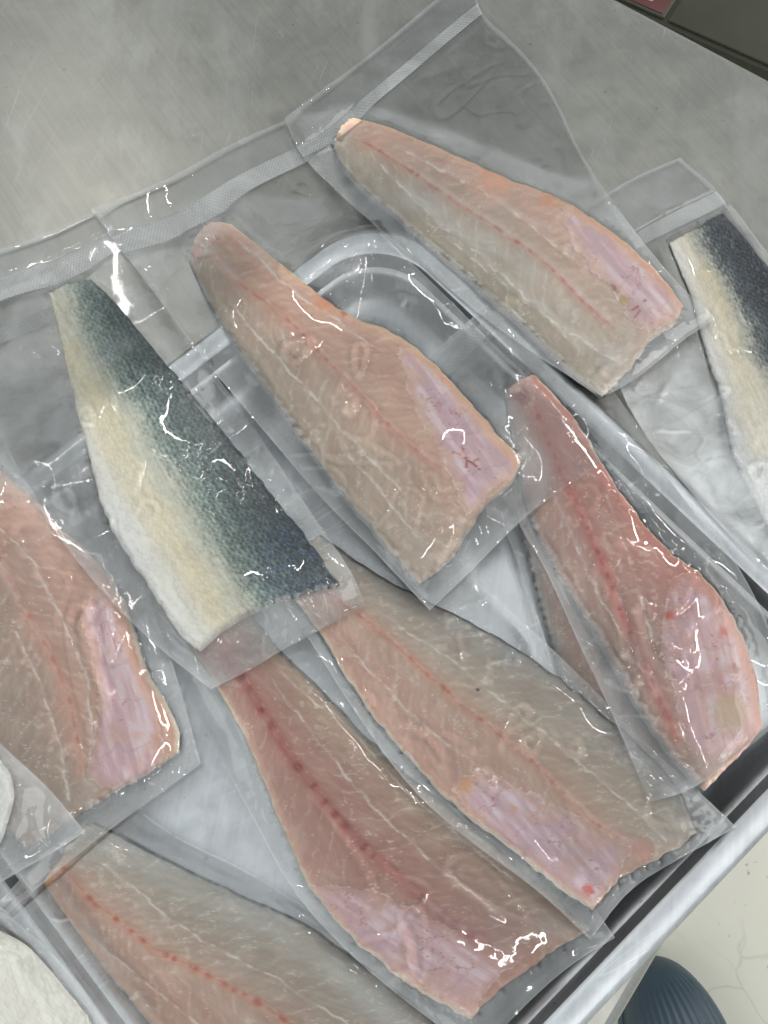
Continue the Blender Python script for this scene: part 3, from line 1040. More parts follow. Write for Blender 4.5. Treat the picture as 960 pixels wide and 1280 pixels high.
    for x0, y0, x1, y1, wdt, hgt in S.get('bumps', []):
        dx_, dy_ = x1 - x0, y1 - y0
        bw = rng.uniform(-0.22, 0.22)
        pts = [(x0 + dx_ * t - dy_ * bw * (1 - (2 * t - 1) ** 2), y0 + dy_ * t + dx_ * bw * (1 - (2 * t - 1) ** 2)) for t in np.linspace(0, 1, 7)]
        q, qa, _ = seg_dist(pxs, pts)
        taper = 0.25 + 0.75 * np.sin(np.pi * np.clip(qa / (qa.max() + 1e-6), 0, 1)) ** 0.7
        z = z + hgt * 0.0005 * taper * np.exp(-(q / (wdt * 1.5)) ** 2)
    eu = np.minimum(u * Lu, 9)
    ebot = (1 - u) * Lu
    es = np.minimum(v, 1 - v) * Lv
    edge = np.minimum(np.minimum(u * Lu, ebot), es)
    z = z + 0.0006 * sm(0.0022, 0.0, edge)
    s0, s1 = S.get('seal', (0.06, 0.10))
    s0, s1 = s0 * Lu, s1 * Lu
    au = u * Lu
    z = np.where((au > s0 - 0.002) & (au < s1 + 0.002), sample(back, xy) + 0.0012 + 0.0004 * wr, z)
    veil = S.get('veil', 0.026) + 0.08 * sm(0.0012, 0.0, edge) + 0.03 * sm(0.006, 0.005, np.minimum(es, ebot))
    if S.get('milk') is not None:
        veil = veil + S['milk'][1] * sm(-12, 22, poly_sd(pxs, S['milk'][0]) + (wr - 0.5) * 40)
    veil = veil + 0.17 * sm(0.0004, 0.0018, sample(film - top_ob, xy)) + S.get('flapveil', 0.07) * (au < s0) + (0.0 if P is None else 0.045) * (np.minimum(u * Lu, 1) < 0.1 * Lu) + 0.05 * slk * sm(0.5, 0.7, wr)
    loc = np.r_[xy.reshape(-1, 2).mean(0), float(sample(base, xy).min())]
    root = thing('vacuum_bag', S['blabel'], 'bag', loc, BG)
    fuv = np.stack([au, (v - 0.5) * Lv, au * 0], -1).reshape(-1, 3)
    V = np.concatenate([xy, z[..., None]], -1)
    mesh_obj('film', V.reshape(-1, 3), grid_faces(nu, nv), M_FILM, root, True, {'veil': veil.reshape(-1), 'fuv': fuv})
    # back sheet
    iu, iv = np.unique(np.linspace(0, nu - 1, nu // 2).astype(int)), np.unique(np.linspace(0, nv - 1, nv // 2).astype(int))
    qb = xy[iu][:, iv]
    zb = sample(back, qb) + 0.0001
    Vb = np.concatenate([qb, zb[..., None]], -1).reshape(-1, 3)
    mesh_obj('back_film', Vb, grid_faces(len(iu), len(iv)), M_FILM, root, True,
             {'veil': np.full(len(Vb), S.get('veil', 0.026) * 0.8), 'fuv': np.c_[Vb[:, :2], Vb[:, 0] * 0]})
    # embossed seal strip across the mouth, a hair above the film
    r0, r1 = int(s0 / Lu * nu), max(int(s1 / Lu * nu), int(s0 / Lu * nu) + 4)
    Vs = V[r0:r1].copy()
    Vs[..., 2] += 0.0004
    mesh_obj('seal_strip', Vs.reshape(-1, 3), grid_faces(r1 - r0, nv), M_SEAL, root, True,
             {'veil': np.full((r1 - r0) * nv, S.get('sealveil', 0.34)), 'fuv': fuv.reshape(nu, nv, 3)[r0:r1].reshape(-1, 3)})
    H = splat(H, xy, z + 0.0003)


# ---- skin painters: ramps from the pale belly to the dark back
def ramp3(t, stops):
    xs = [s[0] for s in stops]
    return np.stack([np.interp(t, xs, [s[1][k] for s in stops]) for k in range(3)], -1)


def skin_painter(line, stops, dark_rng, blue=None, yellow=None, flip=1):
    def f(px, eL, eR, eT, eB, seed, fuv):
        d, a, s = seg_dist(px, line)
        t = -d * s * flip
        n1 = fbm(px[..., 0] / 40, px[..., 1] / 40, seed)
        n3 = fbm(px[..., 0] / 5, px[..., 1] / 5, seed + 2, 3)
        n4 = fbm(fuv[..., 0] * 90, fuv[..., 1] * 900, seed + 4, 3)      # rows of scales along the body
        t = t + (n1 - 0.5) * 18 + (n3 - 0.5) * 12
        c = ramp3(t, stops)
        dark = sm(dark_rng[0], dark_rng[1], t)
        c = c * (1 + (n4 - 0.5) * (0.15 + 0.45 * dark))[..., None]
        if blue is not None:
            bx, by, br, bc = blue
            q = np.hypot(px[..., 0] - bx, px[..., 1] - by) / br
            c = over(c, bc, 0.42 * sm(1, 0.2, q) * dark * sm(0.35, 0.6, n3))
        if yellow is not None:
            q, _, _ = seg_dist(px, yellow)
            c = over(c, rgb(232, 204, 138), 0.19 * sm(26, 4, q + (n1 - 0.5) * 24) * (1 - dark))
        return np.clip(c, 0, 1), dark
    return f


PINK, BEIGE, GREYB = rgb(206, 164, 146), rgb(190, 170, 150), rgb(166, 156, 140)
ORANGE = rgb(214, 160, 124)

# bottom of the stack first
bag(dict(kind='flesh', seed=11, label='greyish fillet half hidden in the tray beneath the reddish fillet', blabel='clear bag lying lowest in the tray under the bag of the reddish fillet',
         tail=[(610, 560), (680, 520)], head=[(800, 1010), (910, 960)], L=[(610, 560), (650, 640), (672, 730), (698, 838), (742, 920), (800, 1010)], R=[(680, 520), (775, 680), (860, 840), (910, 960)],
         base=[(0, rgb(140, 138, 134)), (0.15, rgb(158, 138, 130)), (1, rgb(160, 130, 122))], pin=[(690, 600), (760, 760), (830, 940)], pinw=0.3, t=0.010,
         bag=dict(top=[(585, 580), (640, 520), (690, 485)], bot=[(785, 1030), (850, 1000), (905, 950)], L=[(585, 580), (632, 660), (660, 750), (690, 850), (730, 930), (785, 1030)], R=[(690, 485), (780, 650), (850, 820), (905, 950)]),
         seal=(0.05, 0.08), creases=8))

bag(dict(kind='skin', seed=12, label='dark backed silver fillet skin side up at the right edge, beyond the tray', blabel='clear bag around the dark backed skin-up fillet at the right edge',
         tail=[(838, 302), (862, 288), (905, 264)], head=[(985, 700), (1060, 660), (1140, 610)],
         L=[(838, 302), (868, 370), (880, 430), (898, 480), (912, 530), (917, 572), (945, 630), (985, 700)], R=[(905, 264), (958, 325), (1030, 430), (1100, 540), (1140, 610)],
         t=0.013, jag=0.003, flip=True,
         paint=skin_painter([(862, 290), (897, 350), (932, 430), (975, 510), (1060, 640)],
                            [(-60, rgb(226, 226, 224)), (-30, rgb(234, 231, 222)), (-8, rgb(224, 216, 196)), (8, rgb(160, 160, 150)), (22, rgb(66, 74, 80)), (45, rgb(28, 36, 46))], (-4, 16),
                            yellow=[(880, 340), (925, 470), (950, 560)]),
         bag=dict(top=[(735, 258), (790, 222), (850, 197)], bot=[(985, 745), (1070, 700), (1155, 645)], L=[(735, 258), (748, 330), (760, 410), (775, 500), (830, 580), (910, 670), (985, 745)],
                  R=[(850, 197), (906, 245), (962, 322), (1045, 435), (1120, 560), (1155, 645)]),
         seal=(0.115, 0.15), flapveil=0.10, veil=0.03, milk=([(752, 500), (800, 450), (870, 425), (905, 500), (925, 580), (990, 690), (990, 760), (900, 670), (800, 560)], 0.55), creases=26, pockets=[(850, 505, 48, 13, -18), (880, 588, 14, 3, -55)],
         bumps=[(800, 525, 890, 492, 7, 1.6), (866, 600, 888, 573, 3, 1.2), (778, 515, 832, 470, 5, 1.0), (800, 585, 880, 640, 9, 2.5)]))

bag(dict(kind='flesh', seed=13, label='pale fillet with orange middle line running out of the bottom of the picture at left', blabel='clear bag around the pale fillet at the bottom left of the tray',
         tail=[(48, 1105), (75, 1065), (112, 1028)], head=[(270, 1400), (430, 1380), (610, 1335)],
         L=[(52, 1103), (84, 1156), (127, 1212), (186, 1281), (280, 1400)], R=[(112, 1028), (200, 1075), (300, 1122), (365, 1148), (430, 1190), (505, 1250), (610, 1335)],
         base=[(0, rgb(202, 166, 140)), (0.2, rgb(190, 156, 140)), (0.45, rgb(186, 162, 146)), (0.7, rgb(168, 160, 146)), (1, rgb(150, 154, 148))],
         pin=[(70, 1075), (118, 1130), (150, 1152), (190, 1185), (250, 1215), (310, 1245), (370, 1285), (450, 1350)], pinstep=17, pinr=3.4, pindot=rgb(170, 80, 58), pinband=rgb(206, 150, 124),
         seams=[[(130, 1080), (190, 1130), (250, 1175), (330, 1215), (420, 1270), (500, 1330)], [(90, 1150), (160, 1210), (230, 1265), (300, 1340)]],
         rimL=(ORANGE, 0.009), flip=True, t=0.014, bed=0.0115, hug=220.0,
         bag=dict(top=[(-12, 1140), (30, 1095), (90, 1030), (140, 985)], bot=[(180, 1410), (400, 1410), (650, 1345)], L=[(-12, 1140), (35, 1215), (90, 1290), (180, 1410)],
                  R=[(140, 985), (215, 1045), (305, 1085), (385, 1135), (455, 1180), (545, 1250), (650, 1345)]),
         seal=(0.03, 0.055), creases=16, bumps=[(230, 1065, 330, 1110, 4, 1.2), (330, 1110, 440, 1172, 4, 1.2)]))

bag(dict(kind='flesh', seed=14, label='brownish pink fillet with a dark red middle line at the bottom centre', blabel='clear bag around the bottom centre fillet with the dark red middle line',
         tail=[(205, 765), (240, 742), (285, 728)], head=[(590, 1276), (625, 1235), (675, 1200), (735, 1162)],
         L=[(205, 765), (258, 838), (298, 905), (322, 960), (345, 1020), (382, 1105), (430, 1165), (485, 1212), (540, 1250), (590, 1276)],
         R=[(285, 728), (340, 808), (400, 862), (450, 918), (510, 972), (575, 1022), (625, 1062), (680, 1112), (735, 1162)],
         base=[(0, rgb(190, 152, 140)), (0.3, rgb(180, 136, 124)), (0.55, rgb(172, 130, 118)), (0.8, rgb(168, 140, 124)), (1, rgb(172, 158, 140))],
         pin=[(265, 790), (305, 850), (335, 900), (360, 940), (390, 980), (420, 1020), (455, 1058), (495, 1095), (560, 1150), (640, 1200)], pinw=1.2, pinr=4, pindot=rgb(122, 36, 36), pinband=rgb(150, 70, 62), pinstep=26,
         seams=[[(340, 850), (400, 930), (460, 1000), (530, 1070), (620, 1140)], [(350, 840), (430, 905), (520, 1000), (640, 1100)]],
         memb=[(380, 1105), (440, 1108), (470, 1112), (500, 1128), (545, 1148), (600, 1178), (648, 1202), (615, 1232), (595, 1272), (540, 1248), (485, 1212), (425, 1162)], mcol=rgb(196, 166, 172), mcol2=rgb(204, 158, 156), maxis=(0.9, 0.6),
         mspots=[(570, 1160, 4, rgb(120, 40, 40), 0.9)], flip=True, rimL=(rgb(214, 178, 156), 0.006), t=0.016,
         bag=dict(top=[(160, 745), (215, 705), (280, 670), (320, 655)], bot=[(598, 1318), (650, 1262), (712, 1205), (768, 1172)], L=[(160, 745), (215, 838), (265, 930), (315, 1020), (362, 1112), (435, 1192), (515, 1258), (598, 1318)],
                  R=[(320, 655), (385, 745), (440, 822), (495, 895), (565, 975), (645, 1035), (722, 1105), (768, 1172)]),
         seal=(0.02, 0.045), creases=22, pockets=[(610, 1110, 45, 12, 38), (520, 1180, 34, 10, 80), (510, 1255, 30, 12, 70)], bumps=[(500, 1150, 515, 1210, 4, 1.6), (385, 990, 470, 1110, 3, 1.1), (560, 1100, 640, 1150, 5, 1.2)]))

bag(dict(kind='flesh', seed=15, label='large fillet with lavender belly lining at its lower left end, lower centre right', blabel='clear bag around the large lower centre fillet with its corner over the tray rim',
         tail=[(340, 715), (368, 690), (398, 668)], head=[(742, 1137), (772, 1098), (820, 1076), (872, 1042)],
         L=[(340, 715), (392, 778), (430, 842), (470, 900), (520, 958), (572, 1012), (640, 1062), (700, 1110), (742, 1137)],
         R=[(398, 668), (465, 716), (535, 752), (610, 790), (685, 838), (740, 882), (800, 932), (848, 985), (872, 1042)],
         base=[(0, rgb(196, 158, 142)), (0.3, rgb(196, 160, 144)), (0.48, rgb(190, 166, 148)), (0.7, rgb(176, 164, 148)), (0.9, rgb(156, 154, 146)), (1, rgb(146, 150, 148))],
         pin=[(380, 715), (430, 756), (475, 788), (520, 830), (565, 870), (615, 910), (665, 950), (700, 985), (745, 1030), (800, 1062)], pinband=rgb(200, 136, 112), pindot=rgb(160, 76, 54), pinr=2.4, pinstep=21,
         seams=[[(480, 770), (560, 820), (620, 870), (700, 935), (780, 1000), (830, 1050)], [(430, 800), (500, 880), (560, 930), (610, 965)]],
         memb=[(565, 985), (580, 968), (620, 968), (680, 998), (735, 1026), (790, 1062), (772, 1098), (742, 1135), (700, 1108), (640, 1062), (590, 1022)], mcol=rgb(188, 160, 176), mcol2=rgb(206, 172, 178), maxis=(0.8, 0.9),
         mspots=[(583, 982, 15, rgb(212, 160, 110), 0.7), (735, 1112, 10, rgb(196, 76, 66), 0.7), (642, 1012, 9, rgb(206, 150, 110), 0.4)],
         spots=[(800, 1062, 20, rgb(206, 130, 116), 0.5), (597, 862, 2.6, rgb(40, 30, 30), 0.9)],
         flip=True, rimL=(rgb(212, 170, 150), 0.006), t=0.017,
         bag=dict(top=[(300, 680), (345, 640), (400, 605), (440, 585)], bot=[(738, 1175), (782, 1112), (850, 1072), (920, 1034)], L=[(300, 680), (378, 785), (436, 880), (510, 985), (590, 1055), (672, 1112), (738, 1175)],
                  R=[(440, 585), (500, 640), (570, 700), (655, 780), (730, 850), (808, 932), (868, 985), (920, 1034)]),
         seal=(0.02, 0.045), creases=24, pockets=[(668, 925, 12, 7, -50), (722, 932, 8, 5, -70), (850, 1015, 30, 14, 20), (610, 975, 12, 5, 60)], bumps=[(660, 1060, 745, 1110, 15, 2.4), (830, 1020, 890, 1020, 6, 1.8), (495, 905, 560, 965, 4, 1.3), (590, 1070, 640, 1120, 6, 1.5), (715, 925, 730, 945, 4, 1.0)]))

bag(dict(kind='flesh', seed=16, label='deep red-tinged fillet with a narrow tail at the right, along the tray side', blabel='clear bag around the red-tinged fillet along the right side of the tray',
         tail=[(632, 490), (645, 474), (668, 466)], head=[(882, 988), (900, 970), (935, 932), (953, 908)],
         L=[(632, 490), (640, 540), (652, 600), (668, 660), (702, 725), (742, 785), (780, 850), (815, 910), (850, 955), (882, 988)],
         R=[(668, 466), (702, 500), (732, 540), (760, 592), (798, 642), (830, 684), (862, 704), (900, 742), (930, 792), (948, 850), (953, 908)],
         base=[(0, rgb(150, 130, 120)), (0.2, rgb(168, 138, 128)), (0.5, rgb(176, 136, 126)), (0.75, rgb(180, 130, 120)), (1, rgb(192, 128, 116))],
         pin=[(665, 500), (700, 585), (720, 622), (745, 682), (768, 740), (785, 785), (803, 825), (832, 885), (852, 935)], pindot=rgb(140, 40, 36), pinband=rgb(176, 90, 82), pinr=2.2, pinw=1.2, pinstep=18,
         seams=[[(688, 610), (720, 680), (750, 745), (790, 810), (820, 870)], [(760, 620), (785, 690), (805, 760), (815, 800)]],
         memb=[(838, 722), (862, 710), (900, 748), (928, 792), (946, 850), (952, 905), (920, 940), (888, 955), (858, 940), (848, 900), (838, 858), (824, 820), (830, 765)], mcol=rgb(206, 170, 174), mcol2=rgb(214, 170, 160), maxis=(0.25, 1),
         mspots=[(912, 890, 30, rgb(196, 172, 140), 0.7), (838, 770, 8, rgb(190, 76, 66), 0.6), (905, 790, 10, rgb(196, 90, 80), 0.5)], mrim=rgb(216, 160, 140),
         spots=[(652, 495, 14, rgb(130, 60, 56), 0.6), (700, 540, 45, rgb(168, 118, 110), 0.5)], hollows=[(648, 494, 9)],
         rimR=(rgb(200, 134, 120), 0.007), t=0.017,
         bag=dict(top=[(535, 452), (572, 415), (612, 378), (655, 342)], bot=[(812, 1002), (862, 990), (922, 945), (985, 892)], L=[(535, 452), (590, 545), (642, 645), (690, 730), (725, 810), (770, 905), (812, 1002)],
                  R=[(655, 342), (725, 430), (805, 545), (880, 645), (945, 745), (975, 830), (985, 892)]),
         seal=(0.02, 0.05), creases=22, pockets=[(765, 760, 48, 9, 75), (782, 828, 8, 6, 60), (806, 770, 10, 7, 80), (690, 548, 28, 8, -10), (606, 690, 34, 9, -80)], bumps=[(748, 715, 780, 825, 5, 1.8), (800, 740, 818, 830, 4, 1.6), (815, 830, 805, 960, 4, 1.6), (655, 548, 712, 538, 4, 1.2), (790, 1000, 860, 990, 5, 1.4), (690, 615, 740, 590, 4, 1.0), (600, 740, 612, 690, 8, 1.6)]))

bag(dict(kind='flesh', seed=17, label='broad pinkish fillet cut off by the left edge beside the skin-up fillet', blabel='clear bag around the broad fillet at the left edge, overlapping the skin-up fillet',
         tail=[(-175, 560), (-110, 530), (-55, 520)], head=[(30, 1062), (70, 1035), (125, 1000), (185, 968), (222, 938)],
         L=[(-175, 560), (-150, 700), (-100, 850), (-40, 980), (30, 1062)],
         R=[(-55, 520), (0, 588), (32, 612), (72, 652), (112, 692), (148, 730), (166, 785), (186, 842), (203, 872), (224, 912), (222, 938)],
         base=[(0, rgb(150, 140, 128)), (0.45, rgb(170, 152, 138)), (0.6, rgb(188, 154, 138)), (0.8, rgb(206, 164, 148)), (1, rgb(216, 176, 158))],
         pin=[(-80, 600), (0, 700), (30, 762), (62, 815), (86, 875), (98, 930), (102, 985)], pindot=rgb(170, 86, 62), pinband=rgb(204, 146, 122), pinw=0.9, pinstep=20,
         seams=[[(0, 660), (40, 700), (75, 770), (108, 850), (118, 930)], [(20, 790), (50, 850), (75, 930), (85, 1000)]],
         memb=[(98, 770), (112, 742), (142, 728), (160, 785), (182, 842), (200, 880), (205, 960), (160, 985), (130, 985), (108, 975), (112, 935), (122, 890), (118, 830)], mcol=rgb(206, 172, 182), mcol2=rgb(216, 180, 178), maxis=(0.3, 1), mrim=rgb(222, 176, 156),
         mspots=[(205, 930, 22, rgb(206, 160, 140), 0.6)], rimR=(rgb(222, 176, 150), 0.010), t=0.016,
         bag=dict(top=[(-190, 450), (-90, 410), (0, 372), (64, 346)], bot=[(42, 1115), (130, 1042), (190, 1000), (252, 955)], L=[(-190, 450), (-185, 700), (-90, 950), (42, 1115)],
                  R=[(64, 346), (82, 395), (98, 470), (128, 590), (168, 700), (215, 820), (252, 955)]),
         seal=(0.055, 0.085), milk=([(-20, 470), (80, 420), (115, 520), (140, 660), (95, 680), (0, 600)], 0.30), creases=22, pockets=[(108, 830, 60, 12, 85), (148, 770, 45, 7, 100), (120, 770, 22, 8, -50), (50, 660, 26, 7, -10)], bumps=[(105, 760, 135, 900, 4, 1.4), (125, 720, 150, 880, 5, 1.3), (150, 1005, 220, 975, 8, 2.2), (40, 640, 85, 610, 5, 1.6), (128, 640, 136, 690, 5, 1.4)]))

bag(dict(kind='skin', seed=18, label='silver fillet skin side up with blue-green back, left of the middle fillet', blabel='clear bag around the skin-up fillet with blue-green back',
         tail=[(60, 364), (85, 354), (112, 347)], head=[(248, 814), (290, 778), (345, 752), (390, 741), (424, 730)],
         L=[(60, 364), (76, 430), (95, 510), (118, 600), (136, 662), (166, 702), (202, 762), (226, 796), (248, 814)],
         R=[(112, 347), (140, 372), (166, 402), (196, 442), (230, 478), (266, 524), (310, 576), (346, 626), (386, 674), (424, 730)],
         t=0.016, jag=0.0028, under=rgb(190, 140, 128),
         paint=skin_painter([(74, 362), (95, 420), (140, 490), (190, 568), (240, 652), (285, 725), (318, 790)],
                            [(-85, rgb(234, 234, 230)), (-55, rgb(234, 231, 218)), (-25, rgb(229, 223, 200)), (2, rgb(202, 202, 184)), (24, rgb(126, 142, 134)), (50, rgb(80, 97, 95)), (95, rgb(40, 52, 55))], (-14, 40),
                            blue=(372, 700, 85, rgb(72, 92, 136)), yellow=[(95, 440), (150, 580), (190, 640), (270, 770)]),
         bag=dict(top=[(-70, 335), (0, 312), (60, 292), (118, 263)], bot=[(264, 862), (305, 842), (382, 797), (457, 757)], L=[(-70, 335), (-50, 400), (-15, 520), (45, 630), (105, 715), (185, 800), (264, 862)],
                  R=[(118, 263), (160, 315), (205, 378), (262, 460), (318, 535), (380, 630), (440, 715), (457, 757)]),
         seal=(0.055, 0.10), creases=22, pockets=[(222, 482, 20, 8, 15), (250, 561, 17, 7, -20), (284, 614, 14, 4, -35), (135, 675, 18, 6, -80), (90, 605, 20, 9, -70)], bumps=[(198, 484, 240, 492, 5, 1.2), (232, 566, 266, 556, 5, 1.2), (270, 620, 296, 608, 4, 1.0), (270, 830, 420, 765, 6, 1.6), (80, 600, 95, 570, 6, 1.8), (290, 800, 360, 765, 5, 1.4)]))

bag(dict(kind='flesh', seed=19, label='pink and beige fillet with lavender belly lining in the middle of the picture', blabel='clear bag around the fillet in the middle of the picture, its mouth on the worktop',
         tail=[(236, 322), (242, 296), (262, 274), (288, 278)], head=[(524, 729), (562, 702), (588, 664), (604, 632), (642, 606), (652, 574)],
         L=[(236, 322), (248, 352), (276, 402), (320, 462), (360, 522), (410, 592), (460, 652), (500, 702), (524, 729)],
         R=[(288, 278), (332, 312), (392, 362), (442, 397), (490, 412), (522, 434), (562, 472), (602, 517), (632, 552), (652, 574)],
         base=[(0, rgb(158, 148, 132)), (0.2, rgb(176, 162, 146)), (0.42, rgb(192, 168, 150)), (0.6, rgb(208, 170, 150)), (0.85, rgb(222, 182, 162)), (1, rgb(226, 186, 160))],
         pin=[(262, 312), (275, 332), (310, 362), (345, 388), (375, 412), (415, 455), (445, 485), (480, 525), (520, 562), (560, 592)], pinstep=17, pinw=0.75, pinr=2.0, pindot=rgb(176, 92, 72),
         seams=[[(300, 300), (350, 350), (420, 400), (480, 440)], [(430, 560), (480, 620), (520, 670)], [(290, 380), (360, 460), (430, 540), (500, 610)]],
         memb=[(496, 432), (520, 436), (560, 470), (600, 518), (630, 552), (650, 573), (640, 602), (616, 612), (598, 634), (582, 648), (566, 602), (546, 566), (526, 522), (506, 480)], mcol=rgb(204, 178, 192), mcol2=rgb(214, 184, 186), maxis=(0.75, 1.0), mrim=rgb(226, 180, 150),
         veins=[[(566, 566), (578, 571), (590, 579), (599, 587)], [(578, 560), (584, 573), (583, 584)], [(588, 578), (597, 575)]], mspots=[(560, 470, 12, rgb(212, 110, 90), 0.6)],
         spots=[(410, 375, 22, rgb(218, 140, 104), 0.6), (430, 392, 8, rgb(190, 88, 66), 0.6)], hollows=[(249, 313, 10), (264, 298, 7)],
         rimR=(rgb(230, 188, 150), 0.006), t=0.0165,
         bag=dict(top=[(114, 262), (170, 242), (228, 216), (285, 182), (357, 150)], bot=[(537, 764), (592, 712), (660, 642), (702, 612), (760, 572)], L=[(114, 262), (140, 298), (190, 362), (240, 432), (300, 505), (400, 622), (480, 702), (537, 764)],
                  R=[(357, 150), (385, 198), (440, 255), (520, 335), (602, 415), (690, 502), (760, 572)]),
         seal=(0.065, 0.105), creases=16, pockets=[(375, 434, 16, 8, -35), (364, 434, 6, 3, 40), (440, 507, 9, 5, -55), (385, 322, 28, 7, -25), (455, 310, 34, 8, -72), (264, 418, 12, 7, -20), (560, 690, 9, 4, -60)], bumps=[(372, 442, 400, 420, 6, 1.5), (360, 436, 380, 430, 5, 1.2), (432, 516, 446, 500, 5, 1.2), (450, 330, 470, 280, 6, 2.0), (375, 330, 430, 305, 5, 1.6), (250, 425, 268, 415, 4, 1.4), (288, 480, 330, 500, 4, 1.4), (540, 700, 575, 660, 6, 1.5), (600, 630, 660, 645, 3, 1.0), (470, 660, 520, 700, 6, 1.5)]))

bag(dict(kind='flesh', seed=20, label='topmost fillet with pink belly lining at its right end, above the tray side', blabel='clear bag around the topmost fillet, its open mouth reaching the top of the picture',
         tail=[(417, 180), (422, 160), (440, 144)], head=[(754, 494), (792, 456), (812, 424), (848, 402), (854, 380)],
         L=[(417, 180), (425, 202), (450, 232), (500, 274), (560, 327), (620, 377), (680, 432), (720, 470), (754, 494)],
         R=[(440, 144), (480, 154), (530, 174), (590, 202), (640, 224), (700, 246), (742, 272), (792, 310), (830, 346), (854, 380)],
         base=[(0, rgb(156, 150, 132)), (0.25, rgb(172, 162, 144)), (0.5, rgb(184, 166, 146)), (0.68, rgb(204, 168, 150)), (0.88, rgb(214, 176, 156)), (1, rgb(222, 176, 148))],
         pin=[(438, 172), (470, 186), (502, 206), (560, 245), (610, 276), (660, 311), (700, 345), (740, 386), (775, 415)], pinstep=15, pinr=2.3, pindot=rgb(160, 68, 54), pinw=0.9,
         seams=[[(470, 200), (540, 270), (600, 318), (680, 390), (730, 440)], [(500, 185), (580, 225), (650, 270), (710, 320)], [(560, 300), (650, 370), (720, 420), (770, 450)]],
         memb=[(700, 256), (725, 262), (762, 290), (802, 324), (832, 354), (852, 384), (846, 400), (812, 418), (792, 405), (776, 378), (756, 352), (736, 336), (714, 302), (702, 278)], mcol=rgb(208, 176, 184), mcol2=rgb(218, 182, 174), maxis=(0.8, 0.9), mrim=rgb(222, 166, 138),
         veins=[[(806, 376), (800, 388), (793, 398)], [(797, 384), (790, 388)], [(790, 402), (797, 410), (803, 408)], [(764, 354), (770, 366)]], mspots=[(778, 376, 9, rgb(170, 140, 72), 0.7), (766, 362, 8, rgb(120, 62, 50), 0.6)],
         spots=[(620, 222, 30, rgb(222, 150, 112), 0.5), (690, 245, 20, rgb(222, 150, 112), 0.5)], hollows=[(427, 175, 8)],
         rimR=(rgb(228, 180, 140), 0.006), t=0.0165,
         bag=dict(top=[(356, 148), (430, 93), (490, 46), (540, 4), (590, -36)], bot=[(742, 493), (760, 497), (812, 462), (856, 424), (895, 398)], L=[(356, 148), (372, 190), (425, 245), (490, 302), (560, 362), (640, 428), (742, 493)],
                  R=[(590, -36), (598, 18), (650, 60), (690, 112), (722, 186), (768, 258), (832, 342), (895, 398)]),
         seal=(0.075, 0.105), veil=0.05, flapveil=0.03, creases=20, pockets=[(655, 390, 22, 4, 55), (853, 350, 10, 6, 30), (770, 460, 8, 5, -40), (585, 105, 40, 8, -40), (702, 205, 22, 7, 75)], bumps=[(525, 95, 585, 70, 6, 1.6), (500, 100, 540, 90, 7, 1.6), (690, 190, 700, 225, 5, 1.4), (632, 370, 660, 408, 3, 1.4), (745, 470, 765, 455, 4, 1.2), (845, 345, 862, 352, 4, 1.4), (865, 405, 885, 390, 4, 1.4), (600, 160, 620, 60, 8, 1.6)]))

white_skin = skin_painter([(-400, 900), (-380, 1300)], [(-900, rgb(224, 222, 208)), (0, rgb(226, 224, 212))], (5000, 6000))
bag(dict(kind='skin', seed=21, label='white bellied fillet lying skin side up in the bottom left corner of the picture', blabel='clear bag around the white bellied fillet in the bottom left corner',
         tail=[(-70, 1160), (-30, 1150), (-5, 1162)], head=[(-60, 1400), (60, 1400), (190, 1390)], L=[(-70, 1160), (-90, 1280), (-60, 1400)], R=[(-5, 1162), (35, 1182), (62, 1216), (92, 1252), (118, 1288), (190, 1390)],
         t=0.012, jag=0.004, paint=white_skin,
         bag=dict(top=[(-120, 1110), (-60, 1110), (-5, 1130)], bot=[(-100, 1430), (60, 1430), (240, 1420)], L=[(-120, 1110), (-130, 1280), (-100, 1430)], R=[(-5, 1130), (50, 1175), (95, 1220), (135, 1280), (240, 1420)]),
         seal=(0.02, 0.04), creases=8))
white_skin2 = skin_painter([(-400, 900), (-380, 1300)], [(-900, rgb(220, 222, 220)), (0, rgb(224, 224, 218))], (5000, 6000))
bag(dict(kind='skin', seed=22, label='white skin fillet just showing at the left edge under a pointed bag corner', blabel='clear bag with a pointed corner over the broad fillet at left',
         tail=[(-190, 950), (-120, 900), (-60, 890)], head=[(-110, 1130), (-50, 1100), (-8, 1070)], L=[(-190, 950), (-160, 1040), (-110, 1130)], R=[(-60, 890), (-10, 940), (14, 972), (16, 1010), (-8, 1070)],
         t=0.012, paint=white_skin2,
         bag=dict(top=[(-230, 950), (-140, 890), (-62, 862)], bot=[(-90, 1165), (8, 1098), (60, 1070), (107, 1040)], L=[(-230, 950), (-160, 1060), (-90, 1165)], R=[(-62, 862), (0, 930), (60, 982), (107, 1040)]),
         seal=(0.02, 0.05), flapveil=0.05, veil=0.07, creases=8, bumps=[(25, 1055, 45, 1045, 7, 1.4)]))

# ------------------------------------------------------------------ beyond the worktop: a carton, and a shoe on the floor
CZ = -0.30
cc = ground([[829, 27], [960, 85]], np.full(2, CZ))
ca = (cc[1] - cc[0]) / np.linalg.norm(cc[1] - cc[0])
cn = np.array([-ca[1], ca[0]])
dv = ground([[833, 25]], np.array([CZ]))[0]
s_div = (dv - cc[0]) @ ca
carton = thing('cardboard_box', 'dark olive box with a red printed label, standing beyond the worktop at the top right', 'box', (cc[0][0], cc[0][1], FLOOR_Z))
carton.rotation_euler = (0, 0, math.atan2(ca[1], ca[0]))
M_CARD = plain_mat('olive_card', (0.05, 0.052, 0.034), 0.7, 0.35, 30, 0.2)
M_TAPE = plain_mat('olive_tape', (0.058, 0.058, 0.04), 0.45, 0.2, 30, 0.1)
M_RED = plain_mat('red_label', (0.085, 0.016, 0.014), 0.5, 0.3, 60, 0.05)
